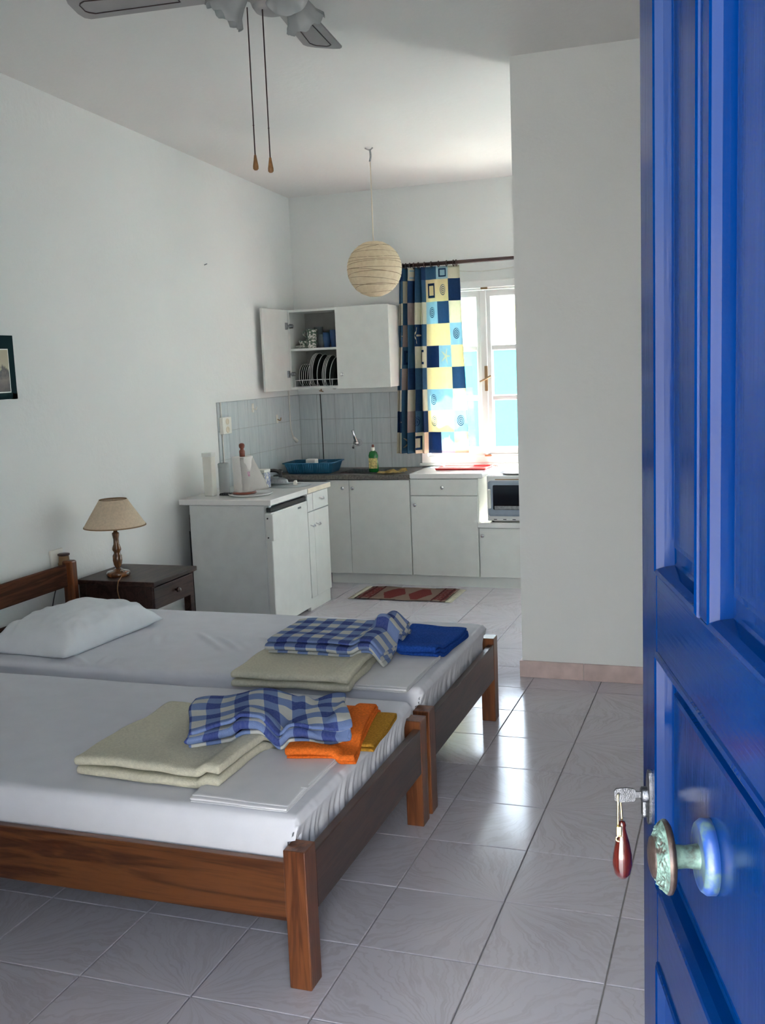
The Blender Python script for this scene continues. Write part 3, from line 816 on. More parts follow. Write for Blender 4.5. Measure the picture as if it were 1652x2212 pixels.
# dish rack and plates
RZ = UZ0+T_
t = Thing('dish_rack', (-2.97, 7.2, RZ), 'white wire plate rack in the bottom of the open wall cabinet', 'dish rack')
for p_ in (((-3.165, 7.112, RZ+0.004), (-2.80, 7.112, RZ+0.004)), ((-3.160, 7.112, RZ+0.052), (-2.80, 7.112, RZ+0.052)), ((-3.160, 7.30, RZ+0.052), (-2.80, 7.30, RZ+0.052))):
    t.part('rail', tube(nbm(), p_, 0.0028, 6), 'white_gloss')
x = -3.158
while x < -2.80:
    t.part('wire', tube(nbm(), [(x, 7.108, RZ+0.056), (x, 7.108, RZ+0.003), (x, 7.30, RZ+0.003), (x, 7.30, RZ+0.055)], 0.0024, 6), 'white_gloss')
    x += 0.0585
def plate_mesh(r):
    bm = nbm(); lathe(bm, [(0, 0), (r*0.6, 0.0), (r*0.66, 0.003), (r, 0.014), (r, 0.017), (r*0.62, 0.006), (0, 0.004)], (0, 0, 0), 40, 'x')
    me = bpy.data.meshes.new('plate'); bm.to_mesh(me); bm.free(); me.materials.append(M['platedark'])
    bm = nbm(); lathe(bm, [(r*0.965, 0.0135), (r+0.0008, 0.0135), (r+0.0008, 0.0178), (r*0.965, 0.0170), (r*0.965, 0.0135)], (0, 0, 0), 40, 'x')
    rim = bpy.data.meshes.new('rim'); bm.to_mesh(rim); bm.free(); rim.materials.append(M['china']); return me, rim
pl, ps = plate_mesh(0.122), plate_mesh(0.082)
def plate(me, x, r, lean, label):
    o = bpy.data.objects.new('plate', me[0]); col.objects.link(o); ri = bpy.data.objects.new('rim', me[1]); col.objects.link(ri); ri.parent = o; ri['label'] = 'pale rim'; o.location = (x, 7.205, RZ+0.004+r*math.cos(lean)+0.002); o.rotation_euler = (0, lean, 0)
    tag(o, label, 'plate', 'plates in the rack')
for k, w_ in enumerate(('leftmost', 'second from left', 'middle', 'fourth from left', 'last')): plate(ps, -3.145+k*0.016, 0.082, 0.06, '%s of five small dark plates at the left end of the rack' % w_)
for k, w_ in enumerate(('left', 'middle', 'right')): plate(pl, -3.048+k*0.012, 0.122, 0.12, '%s plate of the first three large dark plates in the wire rack' % w_)
plate(pl, -2.985, 0.115, 0.16, 'large dark pale-rimmed plate standing alone in the middle of the wire rack')
for k, w_ in enumerate(('left', 'middle', 'right')): plate(pl, -2.945+k*0.012, 0.105, 0.14, '%s plate of the three large ones right of the single middle plate' % w_)
plate(pl, -2.885, 0.095, 0.16, 'large dark pale-rimmed plate at the right end of the wire rack')

# ------------------------------------------------------------------ things on the sink counter
t = Thing('faucet', (-2.80, YB-0.008, 1.0), 'chrome wall-mounted tap over the sink', 'faucet')
t.part('body', lathe(nbm(), [(0.028, 0), (0.028, -0.008), (0.020, -0.012), (0.020, -0.05), (0.024, -0.058), (0.0, -0.066)], (-2.785, YB-0.007, 0.985), 20, 'y'), 'chrome')
t.part('lever', tube(nbm(), curve([(-2.785, YB-0.055, 0.99), (-2.79, YB-0.075, 1.03), (-2.80, YB-0.085, 1.085)], 6), [0.016]*4+[0.013]*5+[0.011]*4), 'chrome')
t.part('spout', tube(nbm(), curve([(-2.783, YB-0.03, 0.975), (-2.775, YB-0.08, 0.965), (-2.765, YB-0.16, 0.975), (-2.762, YB-0.19, 0.96)], 6), 0.009, 10), 'chrome')
# drainer basket
CZ0 = 0.7955
t = Thing('drainer_basket', (-3.02, 7.05, CZ0), 'blue plastic cutlery and dish drainer basket at the left of the sink counter', 'basket', local=True, rot=(0, 0, R(4)))
A, B, H = 0.190, 0.14, 0.080
def rr(a, b, z, n=6):
    pts = []
    rad = 0.03
    for cx_, cy_, a0 in ((a-rad, b-rad, 0), (-a+rad, b-rad, 90), (-a+rad, -b+rad, 180), (a-rad, -b+rad, 270)):
        for k in range(n+1):
            an = R(a0+90*k/n); pts.append(Vector((cx_+rad*math.cos(an), cy_+rad*math.sin(an), z)))
    return pts
bm = nbm(); loft(bm, [rr(A-0.025, B-0.025, 0.002), rr(A-0.02, B-0.02, 0.012), rr(A, B, H)], cap=False)
bm.verts.ensure_lookup_table(); bm.faces.new([bm.verts[i] for i in range(28)])
bmesh.ops.solidify(bm, geom=bm.faces[:], thickness=0.0025)
t.part('tub', bm, 'tray')
bm = nbm(); loft(bm, [rr(A-0.002, B-0.002, H-0.004), rr(A+0.010, B+0.010, H-0.004), rr(A+0.010, B+0.010, H+0.002), rr(A-0.003, B-0.003, H+0.002)], cap=False)
t.part('rim', bm, 'tray')
for k in range(24):
    if k in (7, 8, 15, 16): continue
    x = -A+0.028+k*(2*A-0.056)/23
    f = lambda z: -(B-0.020+0.020*(z-0.012)/(H-0.012))-0.003
    t.part('rib', tube(nbm(), [(x*0.93, f(0.012), 0.012), (x, f(H-0.006), H-0.006)], 0.0034, 6), 'tray')
t.part('divider', bxm(-0.06, -0.055, -B+0.012, B-0.012, 0.012, H-0.008), 'tray')
t.part('divider', bxm(0.06, 0.065, -B+0.012, B-0.012, 0.012, H-0.008), 'tray')
o = add_obj('sponge', bxm(-3.05, -2.97, 6.97, 7.03, CZ0+0.052, CZ0+0.104, 0.008, 2), 'sponge', None, (-3.01, 7.0, CZ0+0.032), 'white sponge lying in the blue drainer basket', 'sponge')
# detergent bottle
bx, by = -2.545, 7.04
t = Thing('detergent_bottle', (bx, by, CZ0), 'green washing-up liquid bottle beside the sink', 'bottle')
bm = nbm(); lathe(bm, [(0.0, 0), (0.030, 0), (0.033, 0.006), (0.034, 0.05), (0.029, 0.085), (0.033, 0.12), (0.026, 0.145), (0.013, 0.155), (0.012, 0.162)], (bx, by, CZ0), 24)
bm.transform(Matrix.Translation((bx, by, 0)) @ Matrix.Diagonal((1.1, 0.62, 1, 1)) @ Matrix.Translation((-bx, -by, 0)))
t.part('body', bm, 'green')
bm = nbm()
grid(bm, 10, 6, lambda u, v: Vector((bx+1.1*0.0348*math.sin((u-.5)*2.0), by-0.62*0.0352*math.cos((u-.5)*2.0)-0.0006, CZ0+0.028+0.075*v)))
t.part('label', bm, 'label_y')
t.part('neck', lathe(nbm(), [(0.013, 0.155), (0.013, 0.180), (0.0, 0.181)], (bx, by, CZ0), 16), 'white_pl')
t.part('cap', lathe(nbm(), [(0.009, 0.178), (0.008, 0.198), (0.005, 0.200), (0, 0.200)], (bx, by, CZ0), 16), 'redwood')
# yellow cloth
bm = nbm()
def yc(u, v):
    x = -2.47+0.19*u; wv = 0.03+0.05*abs(math.sin(u*2.6+0.4))
    y = 6.93+0.06*u+(v-.5)*wv*2
    return Vector((x, y, CZ0+0.010+0.022*abs(math.sin(u*7+v*3))*(1-abs(2*v-1))*(0.4+u)+0.006*noise.noise(Vector((u*9, v*7, 2)))))
grid(bm, 30, 12, yc); bmesh.ops.solidify(bm, geom=bm.faces[:], thickness=0.003)
add_obj('dishcloth', bm, 'cloth_y', None, (-2.38, 6.96, CZ0), 'crumpled yellow dishcloth on the front edge of the sink counter', 'cloth', smooth=True)
# red tray
t = Thing('tray', (-1.9, 7.1, 0.8025), 'flat red plastic tray on the white worktop under the window', 'tray')
bm = nbm(); rl = lambda i, z: [Vector((-2.10+i, 7.08+i, z)), Vector((-1.725-i, 7.08+i, z)), Vector((-1.725-i, 7.33-i, z)), Vector((-2.10+i, 7.33-i, z))]
loft(bm, [rl(0.008, 0.8025), rl(0.0, 0.815), rl(0.004, 0.815), rl(0.012, 0.8065)])
bm.verts.ensure_lookup_table(); bm.faces.new([bm.verts[i] for i in (3, 2, 1, 0)])
t.part('tray_body', bm, 'red')
# oven
OX0, OX1, OY, OZ0, OZ1 = -1.675, -1.16, 6.885, 0.4625, 0.785
t = Thing('mini_oven', (-1.42, 7.06, OZ0), 'small white tabletop oven with a dark glass door beside the partition', 'oven')
t.part('casing', bxm(OX0, OX1, OY, OY+0.36, OZ0+0.010, OZ1, 0.010, 3), 'white_gloss')
def rrect(x0, x1, z0, z1, rad, y, n=5):
    pts = []
    for cx_, cz_, a0 in ((x1-rad, z1-rad, 0), (x0+rad, z1-rad, 90), (x0+rad, z0+rad, 180), (x1-rad, z0+rad, 270)):
        for k in range(n+1):
            an = R(a0+90*k/n); pts.append(Vector((cx_+rad*math.cos(an), y, cz_+rad*math.sin(an))))
    return pts
dx0, dx1, dz0, dz1 = OX0+0.012, OX1-0.10, OZ0+0.045, OZ1-0.035
bm = nbm(); loft(bm, [rrect(dx0, dx1, dz0, dz1, 0.018, OY-0.0005), rrect(dx0, dx1, dz0, dz1, 0.018, OY-0.016), rrect(dx0+.012, dx1-.012, dz0+.012, dz1-.012, 0.012, OY-0.020)])
bmesh.ops.recalc_face_normals(bm, faces=bm.faces[:])
d = t.part('door', bm, 'ovengrey')
bm = nbm(); loft(bm, [rrect(dx0+.035, dx1-.035, dz0+.045, dz1-.028, 0.008, OY-0.0195), rrect(dx0+.036, dx1-.036, dz0+.046, dz1-.029, 0.008, OY-0.0225)])
bmesh.ops.recalc_face_normals(bm, faces=bm.faces[:])
t.part('window', bm, 'ovendark', parent=d)
t.part('baking_tray', bxm(dx0+.045, dx1-.045, OY-0.0240, OY-0.0228, dz0+.048, dz0+.072, 0.0004), 'steel', parent=d)
t.part('handle', bxm(OX0+0.014, OX0+0.034, OY-0.046, OY-0.020, dz0+0.055, dz1-0.055, 0.006, 2), 'white_pl', parent=d)
for k, x in enumerate((-1.63, -1.565, -1.50)):
    t.part('vent', bxm(x, x+0.022, OY-0.001, OY+0.004, OZ0+0.018, OZ0+0.023), 'dark_gap')
t.part('rear_vent', bxm(OX0+.06, OX1-.12, OY-0.001, OY+0.004, OZ1-0.030, OZ1-0.024), 'tan')
for z in (0.52, 0.60, 0.68):
    t.part('dial', lathe(nbm(), [(0.016, 0), (0.015, -0.014), (0, -0.015)], (OX1-0.05, OY, z), 16, 'y'), 'white_pl')
for x in (OX0+0.03, OX1-0.03):
    for y in (OY+0.04, OY+0.32):
        t.part('foot', lathe(nbm(), [(0.010, 0), (0.010, 0.011)], (x, y, OZ0), 10, closed=True), 'black')
t = Thing('plate', (-1.52, 7.02, OZ1), 'steel-rimmed round dish on top of the small oven', 'dish')
t.part('dish', lathe(nbm(), [(0.0, 0.0005), (0.075, 0.0005), (0.10, 0.010), (0.102, 0.012), (0.074, 0.004), (0, 0.004)], (-1.50, 7.0, OZ1), 32), 'white_gloss')
t.part('rim', lathe(nbm(), [(0.099, 0.0095), (0.104, 0.0095), (0.104, 0.0125), (0.099, 0.0125)], (-1.50, 7.0, OZ1), 32), 'steel')

# ------------------------------------------------------------------ things on the refrigerator
TZ = 0.8005
t = Thing('tray', (-2.90, 5.73, TZ), 'round white tray under the kitchen-paper roll on the refrigerator', 'tray')
t.part('disc', lathe(nbm(), [(0.0, 0.0), (0.125, 0.0), (0.135, 0.008), (0.138, 0.013), (0.132, 0.013), (0.12, 0.006), (0, 0.006)], (-2.88, 5.72, TZ), 40), 'white_gloss')
PX, PY = -2.93, 5.735
t = Thing('paper_towel_holder', (PX, PY, TZ+0.0065), 'turned reddish wooden kitchen-paper holder on the round tray', 'holder')
t.part('base', lathe(nbm(), [(0, 0), (0.072, 0), (0.075, 0.006), (0.070, 0.013), (0, 0.013)], (PX, PY, TZ+0.0065), 28), 'redwood')
t.part('post', lathe(nbm(), [(0.010, 0.012), (0.010, 0.225), (0.017, 0.230), (0.018, 0.262), (0.013, 0.272), (0.010, 0.277), (0.016, 0.284), (0.0185, 0.296), (0.016, 0.307), (0.006, 0.312), (0, 0.312)], (PX, PY, TZ+0.0065), 20), 'redwood')
t = Thing('paper_towel_roll', (PX, PY, TZ+0.02), 'roll of white printed kitchen paper with a loose sheet hanging', 'paper roll')
z0 = TZ+0.0205
t.part('roll', lathe(nbm(), [(0.020, 0.0), (0.064, 0.0), (0.064, 0.215), (0.020, 0.215), (0.020, 0.0)], (PX, PY, z0), 40), 'paper')
bm = nbm()
def flap(u, v):
    # from the roll's right side, unrolling towards +Y / +X and spreading at the foot
    a = R(-75)+u*R(95)
    out = max(0, u-0.35)/0.65
    r = 0.0655
    x = PX+math.cos(a)*r; y = PY+math.sin(a)*r
    lx = PX+0.105; ly = PY+0.13
    sprd = out*(1-v)
    x = x*(1-sprd)+lx*sprd; y = y*(1-sprd)+ly*sprd
    return Vector((x+0.003*math.sin(v*5), y+0.0, z0+0.004+v*0.208-0.004*sprd))
grid(bm, 24, 14, flap)
bmesh.ops.solidify(bm, geom=bm.faces[:], thickness=0.0012)
sh = t.part('loose_sheet', bm, 'paper')
def pinkprint():
    t = NT('pink_print'); o = t.obj()
    t.l(t.ramp(t.noise(o, 160, 2), [(0.45, (0.78, 0.60, 0.66, 1)), (0.55, (0.62, 0.25, 0.40, 1))]), t.p.inputs['Base Color']); t.p.inputs['Roughness'].default_value = 0.9; return t.m
M['pinkp'] = pinkprint()
bm = nbm()
def pp(u, v):
    an = R(-42)+u*0.28
    return Vector((PX+0.0662*math.cos(an), PY+0.0662*math.sin(an), z0+0.095+0.03*v))
grid(bm, 4, 3, pp); t.part('print', bm, 'pinkp')
# tall carton, dark trivet
t = Thing('carton', (-3.13, 5.67, TZ), 'tall narrow white carton by the wall on the refrigerator', 'box')
t.part('box_body', bxm(-3.16, -3.10, 5.645, 5.70, TZ, TZ+0.265, 0.003), 'white_pl')
t.part('lid_flap', bxm(-3.163, -3.097, 5.642, 5.703, TZ+0.243, TZ+0.268, 0.002), 'white_lam')
t = Thing('storage_jar', (-3.06, 5.80, TZ), 'pale frosted plastic storage jar between the white carton and the kitchen paper', 'jar')
t.part('jar_body', lathe(nbm(), [(0, 0), (0.030, 0), (0.033, 0.006), (0.033, 0.16), (0.030, 0.165)], (-3.10, 5.80, TZ), 24), 'frost')
t.part('lid', lathe(nbm(), [(0.034, 0.160), (0.035, 0.185), (0.031, 0.190), (0, 0.190)], (-3.10, 5.80, TZ), 24), 'frost')
t = Thing('trivet', (-3.02, 5.72, TZ), 'black wire trivet left of the paper roll', 'trivet')
bm = nbm()
for k in range(5): tube(bm, [(-3.06+0.015*k, 5.66, TZ+0.012), (-3.06+0.015*k, 5.73, TZ+0.012)], 0.003, 6)
t.part('bars', bm, 'black')
for y in (5.665, 5.725): t.part('rail', tube(nbm(), [(-3.066, y, TZ+0.006), (-2.994, y, TZ+0.006)], 0.004, 6), 'black')
# printed carton
def printmat():
    t = NT('carton_print'); o = t.obj()
    n = t.noise(o, 38, 3, 0.7)
    t.l(t.ramp(n, [(0.30, (0.08, 0.12, 0.32, 1)), (0.44, (0.25, 0.30, 0.42, 1)), (0.50, (0.70, 0.68, 0.60, 1)), (0.62, (0.72, 0.70, 0.62, 1)), (0.72, (0.60, 0.12, 0.14, 1))]), t.p.inputs['Base Color'])
    t.p.inputs['Roughness'].default_value = 0.5; return t.m
M['print'] = printmat()
t = Thing('food_box', (-2.98, 6.09, 0.7985), 'small food carton with blue and red print behind the paper roll', 'box')
t.part('box_body', bxm(-3.03, -2.94, 6.05, 6.14, 0.7985, 0.90, 0.002), 'print')
t.part('box_top', bxm(-3.031, -2.939, 6.049, 6.141, 0.90, 0.918, 0.002), 'white_pl')
# small appliance (silver and black, pointed foot, black knob)
t = Thing('iron', (-2.97, 6.26, 0.799), 'silver and black electric iron with a black knob beside the food carton', 'iron')
def sole(z, s, o=0):
    pts = []
    for k in range(17):
        u = k/16; pts.append((u, 0.045*s*math.sqrt(max(0, 1-u**2.2))))
    L = [Vector((-3.03+0.17*u*s+o, 6.26+w_, z)) for u, w_ in pts]+[Vector((-3.03+0.17*u*s+o, 6.26-w_, z)) for u, w_ in pts[::-1][1:]]
    return L
bm = nbm(); loft(bm, [sole(0.801, 0.97), sole(0.808, 1.0), sole(0.812, 1.0)]); bm.verts.ensure_lookup_table(); t.part('soleplate', bm, 'chrome')
bm = nbm(); loft(bm, [sole(0.813, 0.96), sole(0.835, 0.88, 0.004), sole(0.850, 0.62, 0.01)]); t.part('shell', bm, 'steel')
t.part('handle', tube(nbm(), curve([(-3.01, 6.26, 0.845), (-3.02, 6.26, 0.885), (-2.97, 6.26, 0.893), (-2.93, 6.26, 0.880), (-2.925, 6.26, 0.848)], 5), 0.012, 10), 'black')
t.part('dial', lathe(nbm(), [(0, 0), (0.020, 0.004), (0.024, 0.016), (0.020, 0.028), (0, 0.032)], (-2.94, 6.285, 0.868), 16), 'black')
t = Thing('plug', (-2.80, 6.22, 0.799), 'white mains plug lying on the narrow worktop', 'plug')
t.part('plug_body', lathe(nbm(), [(0.0, 0.0), (0.014, 0.002), (0.017, 0.012), (0.012, 0.028), (0.006, 0.034)], (-2.80, 6.22, 0.799), 16), 'white_pl')
for dy in (-0.009, 0.009): t.part('pin', tube(nbm(), [(-2.785, 6.22+dy, 0.812), (-2.765, 6.22+dy, 0.812)], 0.0024, 6), 'steel')
t = Thing('placemat', (-2.87, 6.2, 0.7982), 'thin grey round board on the narrow worktop', 'board')
t.part('disc', lathe(nbm(), [(0, 0), (0.15, 0), (0.152, 0.0012), (0, 0.0012)], (-2.845, 6.21, 0.7982), 40), 'steel' if False else 'wgrout')

# ------------------------------------------------------------------ sockets, hooks, cables on the walls
t = Thing('socket', (XL+0.007, 6.14, 1.20), 'pair of cream wall sockets at the left end of the kitchen tiles', 'socket')
t.part('back_box', bxm(XL+0.007, XL+0.035, 6.085, 6.205, 1.150, 1.260, 0.004, 2), 'white_pl')
for z in (1.232, 1.178):
    t.part('outlet', lathe(nbm(), [(0.021, 0), (0.021, 0.004), (0.017, 0.004), (0.017, 0.001), (0, 0.001)], (XL+0.035, 6.145, z), 18, 'x'), 'white_edge')
add_obj('cable_conduit', tube(nbm(), [(XL+0.013, 6.105, 1.36), (XL+0.013, 6.108, 1.262)], 0.006, 8), 'cable_w', None, (XL+0.013, 6.1, 1.26), 'short white conduit above the pair of cream sockets', 'conduit')
add_obj('cable_conduit', tube(nbm(), [(XL+0.013, 6.11, 1.15), (XL+0.013, 6.112, 0.803)], 0.005, 8), 'cable_w', None, (XL+0.013, 6.1, 0.803), 'long white conduit below the pair of cream sockets', 'conduit')
for (y, z, lb, mt) in ((6.585, 1.30, 'white adhesive hook high on the left kitchen tiles', 'white_pl'), (6.975, 1.20, 'cream hook with a brass peg on the left kitchen tiles', 'white_pl')):
    t = Thing('wall_hook', (XL+0.007, y, z), lb, 'hook')
    t.part('plate', bxm(XL+0.007, XL+0.013, y-0.016, y+0.016, z-0.032, z+0.030, 0.004, 2), mt)
    t.part('peg', tube(nbm(), curve([(XL+0.012, y, z-0.005), (XL+0.035, y, z-0.012), (XL+0.040, y, z+0.008)], 4), 0.004, 8), 'tan' if z < 1.25 else 'white_pl')
t = Thing('cable', (XL+0.02, 7.2, 1.02), 'white cable with plug hanging from the wall cabinet beside the corner', 'cable')
t.part('cord', tube(nbm(), curve([(XL+0.012, 7.20, 1.403), (XL+0.012, 7.20, 1.25), (XL+0.012, 7.205, 1.12), (XL+0.014, 7.24, 1.04)], 8), 0.0045, 8), 'cable_w')
t.part('plug_body', tube(nbm(), [(XL+0.014, 7.235, 1.045), (XL+0.02, 7.285, 1.010)], [0.009, 0.015], 10), 'white_pl')
add_obj('cable', tube(nbm(), curve([(-3.083, YB-0.011, 1.36), (-3.08, YB-0.011, 1.15), (-3.078, YB-0.011, 0.797)], 8), 0.0035, 6), 'cable_b', None, (-3.08, YB-0.011, 0.797), 'thin black cable running down the back wall tiles behind the blue basket', 'cable')
add_obj('cable', tube(nbm(), curve([(-1.99, YB-0.006, 2.21), (-1.8, YB-0.006, 2.195), (-1.6, YB-0.006, 2.205), (-1.3, YB-0.006, 2.235), (XP-0.01, YB-0.006, 2.25)], 8), 0.0035, 6), 'cable_w', None, (-1.6, YB-0.006, 2.2), 'thin white cable sagging between curtain rod and window top', 'cable')
add_obj('nail', tube(nbm(), [(XL-0.002, 6.03, 2.235), (XL+0.02, 6.03, 2.242)], 0.003, 6), 'steel', None, (XL, 6.03, 2.24), 'small lone nail in the upper left wall', 'nail')
# socket above the headboard, with black round plug adaptor
t = Thing('socket', (XL, 4.29, 0.655), 'white wall socket above the headboard with a small dark device plugged in', 'socket')
t.part('plate', bxm(XL, XL+0.012, 4.245, 4.345, 0.610, 0.710, 0.004, 2), 'white_pl')
t.part('device', lathe(nbm(), [(0.0, 0.0), (0.030, 0.0), (0.032, 0.012), (0.028, 0.016), (0.024, 0.055), (0.0, 0.055)], (XL+0.035, 4.315, 0.625), 18, 'z'), 'tan')
t.part('device_ring', lathe(nbm(), [(0.026, 0.05), (0.030, 0.053), (0.030, 0.060), (0.020, 0.062), (0, 0.062)], (XL+0.035, 4.315, 0.625), 18, 'z'), 'rod')

# picture at the left edge
def picmat():
    t = NT('old_photo_print'); o = t.obj()
    s = t.n('ShaderNodeSeparateXYZ'); t.l(o, s.inputs[0])
    n = t.noise(o, 14, 4, 0.7)
    h = t.math('ADD', s.outputs[2], t.math('MULTIPLY', n, 0.14))
    c = t.ramp(h, [(0.10, (0.06, 0.035, 0.028, 1)), (0.17, (0.17, 0.11, 0.09, 1)), (0.205, (0.05, 0.035, 0.03, 1)), (0.225, (0.40, 0.34, 0.22, 1))])
    t.l(c, t.p.inputs['Base Color']); t.p.inputs['Roughness'].default_value = 0.3; return t.m
M['photo'] = picmat()
t = Thing('picture', (XL, 3.75, 1.47), 'sepia photograph mounted on dark green board, with a torn corner, on the left wall', 'picture')
t.part('board', bxm(XL, XL+0.008, 3.45, 4.105, 1.470, 1.765, 0.001), 'navy')
t.part('photo_border', bxm(XL+0.008, XL+0.0095, 3.53, 4.062, 1.500, 1.703), 'white_pl')
t.part('photo', bxm(XL+0.0095, XL+0.0105, 3.535, 4.057, 1.505, 1.698), 'photo')
bm = nbm(); vs = [bm.verts.new(p) for p in ((XL+0.0086, 4.063, 1.469), (XL+0.0086, 4.106, 1.469), (XL+0.0086, 4.106, 1.505), (XL+0.0086, 4.094, 1.492), (XL+0.0086, 4.066, 1.500), (XL+0.0086, 4.076, 1.485))]
bm.faces.new(vs); bmesh.ops.solidify(bm, geom=bm.faces[:], thickness=0.001)
t.part('torn_corner', bm, 'white_edge')

# ------------------------------------------------------------------ rug
def rugmat():
    t = NT('red_woven_rug'); u = t.uv()
    s = t.n('ShaderNodeSeparateXYZ'); t.l(u, s.inputs[0])
    x, y = s.outputs[0], s.outputs[1]
    ax = t.math('ABSOLUTE', t.math('SUBTRACT', x, 0.5)); ay = t.math('ABSOLUTE', t.math('SUBTRACT', y, 0.5))
    wv = t.noise(u, 60, 2)
    jag = t.math('MULTIPLY', t.math('SUBTRACT', t.noise(t.mapping(u, (30, 14, 1)), 1.0, 1), 0.5), 0.16)
    # two medallions (stepped diamonds) at x=.36 and .64 ; end bands beyond .33 from centre
    md = t.math('ADD', t.math('DIVIDE', t.math('ABSOLUTE', t.math('SUBTRACT', ax, 0.145)), 0.135), t.math('MULTIPLY', ay, 1.7))
    med = t.math('LESS_THAN', t.math('ADD', md, jag), 0.95)
    field = t.math('MULTIPLY', med, t.math('LESS_THAN', ay, 0.40))
    band = t.math('MULTIPLY', t.math('GREATER_THAN', ax, 0.33), t.math('LESS_THAN', ax, 0.475))
    stripe = t.math('LESS_THAN', t.math('ABSOLUTE', t.math('SUBTRACT', ax, 0.345)), 0.010)
    stripe2 = t.math('LESS_THAN', t.math('ABSOLUTE', t.math('SUBTRACT', ax, 0.445)), 0.012)
    cream = (0.42, 0.30, 0.24, 1); red = (0.28, 0.028, 0.030, 1); dk = (0.13, 0.012, 0.018, 1)
    spots = t.math('GREATER_THAN', t.noise(t.mapping(u, (40, 16, 1)), 1.0, 1), 0.54)
    c = t.mix(field, cream, red)
    c = t.mix(t.math('MULTIPLY', band, t.math('LESS_THAN', ay, 0.40)), c, t.mix(spots, red, (0.38, 0.16, 0.15, 1)))
    c = t.mix(t.math('MAXIMUM', stripe, stripe2), c, dk)
    c = t.mix(t.math('MULTIPLY', wv, 0.25), c, (0.35, 0.22, 0.18, 1))
    t.l(c, t.p.inputs['Base Color']); t.p.inputs['Roughness'].default_value = 0.95; t.bump(wv, 0.5, 0.003)
    return t.m
M['rug'] = rugmat()
t = Thing('rug', (-2.2, 6.60, 0), 'small red and cream woven rug in front of the kitchen cabinets', 'rug')
rx0, rx1, ry0, ry1 = -2.50, -1.86, 6.41, 6.80
bm = nbm()
def rg(u, v): 
    x = rx0+(rx1-rx0)*u; y = ry0+(ry1-ry0)*v
    return Vector((x, y+0.006*math.sin(u*9), 0.006+0.0015*math.sin(u*17+v*5)))
grid(bm, 32, 12, rg, lambda u, v: (u, v)); bmesh.ops.solidify(bm, geom=bm.faces[:], thickness=0.005)
t.part('weave', bm, 'rug')
bm = nbm()
for k in range(60):
    y = ry0+(ry1-ry0)*(k+.5)/60
    for xs, sg in ((rx0, -1), (rx1, 1)):
        tube(bm, [(xs, y, 0.004), (xs+sg*0.045, y+random.uniform(-.006, .006), 0.0022)], 0.0018, 4)
t.part('fringe', bm, 'cream', kind='stuff')

# ------------------------------------------------------------------ beds
def bed(y0, label, head=True):
    """y0: near side; width 1.04"""
    y1 = y0+1.04
    t = Thing('bed', (-2.1, (y0+y1)/2, 0), label, 'bed', 'single pine beds side by side')
    XF = -1.022; XH = -3.225
    lw, ld = 0.060, 0.068
    for (ya, yb) in ((y0, y0+ld), (y1-ld, y1)):
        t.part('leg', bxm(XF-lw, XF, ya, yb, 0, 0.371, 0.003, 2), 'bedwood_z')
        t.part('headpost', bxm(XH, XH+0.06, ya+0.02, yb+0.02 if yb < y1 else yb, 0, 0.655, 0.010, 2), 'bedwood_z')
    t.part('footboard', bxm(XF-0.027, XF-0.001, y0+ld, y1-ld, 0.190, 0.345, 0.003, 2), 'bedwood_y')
    t.part('headboard_plank', bxm(XH+0.018, XH+0.045, y0+ld+0.02, y1-ld, 0.530, 0.640, 0.004, 2), 'bedwood_h')
    t.part('headboard_plank', bxm(XH+0.018, XH+0.045, y0+ld+0.02, y1-ld, 0.300, 0.440, 0.004, 2), 'bedwood_h')
    for ya in (y0+0.006, y1-0.032):
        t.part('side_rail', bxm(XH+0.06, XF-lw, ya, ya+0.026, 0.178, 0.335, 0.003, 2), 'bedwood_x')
    for k in range(12):
        x = XH+0.12+k*(XF-0.1-XH-0.12)/11
        t.part('slat', bxm(x-0.035, x+0.035, y0+0.034, y1-0.034, 0.270, 0.288), 'bedwood_y')
    return t
bed(2.21, 'dark-stained pine single bed nearest the camera')
bed(3.285, 'dark-stained pine single bed farther away, next to the nightstand')
MT = 0.437
CREASE = [(-2.42, 3.80, -2.33, 3.66, 0.010, 0.011), (-2.37, 3.84, -2.31, 3.72, 0.006, 0.010), (-2.22, 3.86, -2.02, 3.66, 0.011, 0.013), (-2.10, 3.82, -1.94, 3.66, 0.009, 0.012),
          (-2.00, 3.80, -1.90, 3.68, 0.006, 0.010), (-1.92, 3.86, -1.80, 3.74, 0.008, 0.012), (-2.42, 3.46, -2.40, 3.36, 0.008, 0.010), (-2.36, 3.46, -2.34, 3.36, 0.007, 0.010), (-2.56, 3.44, -2.46, 3.36, 0.007, 0.010)]
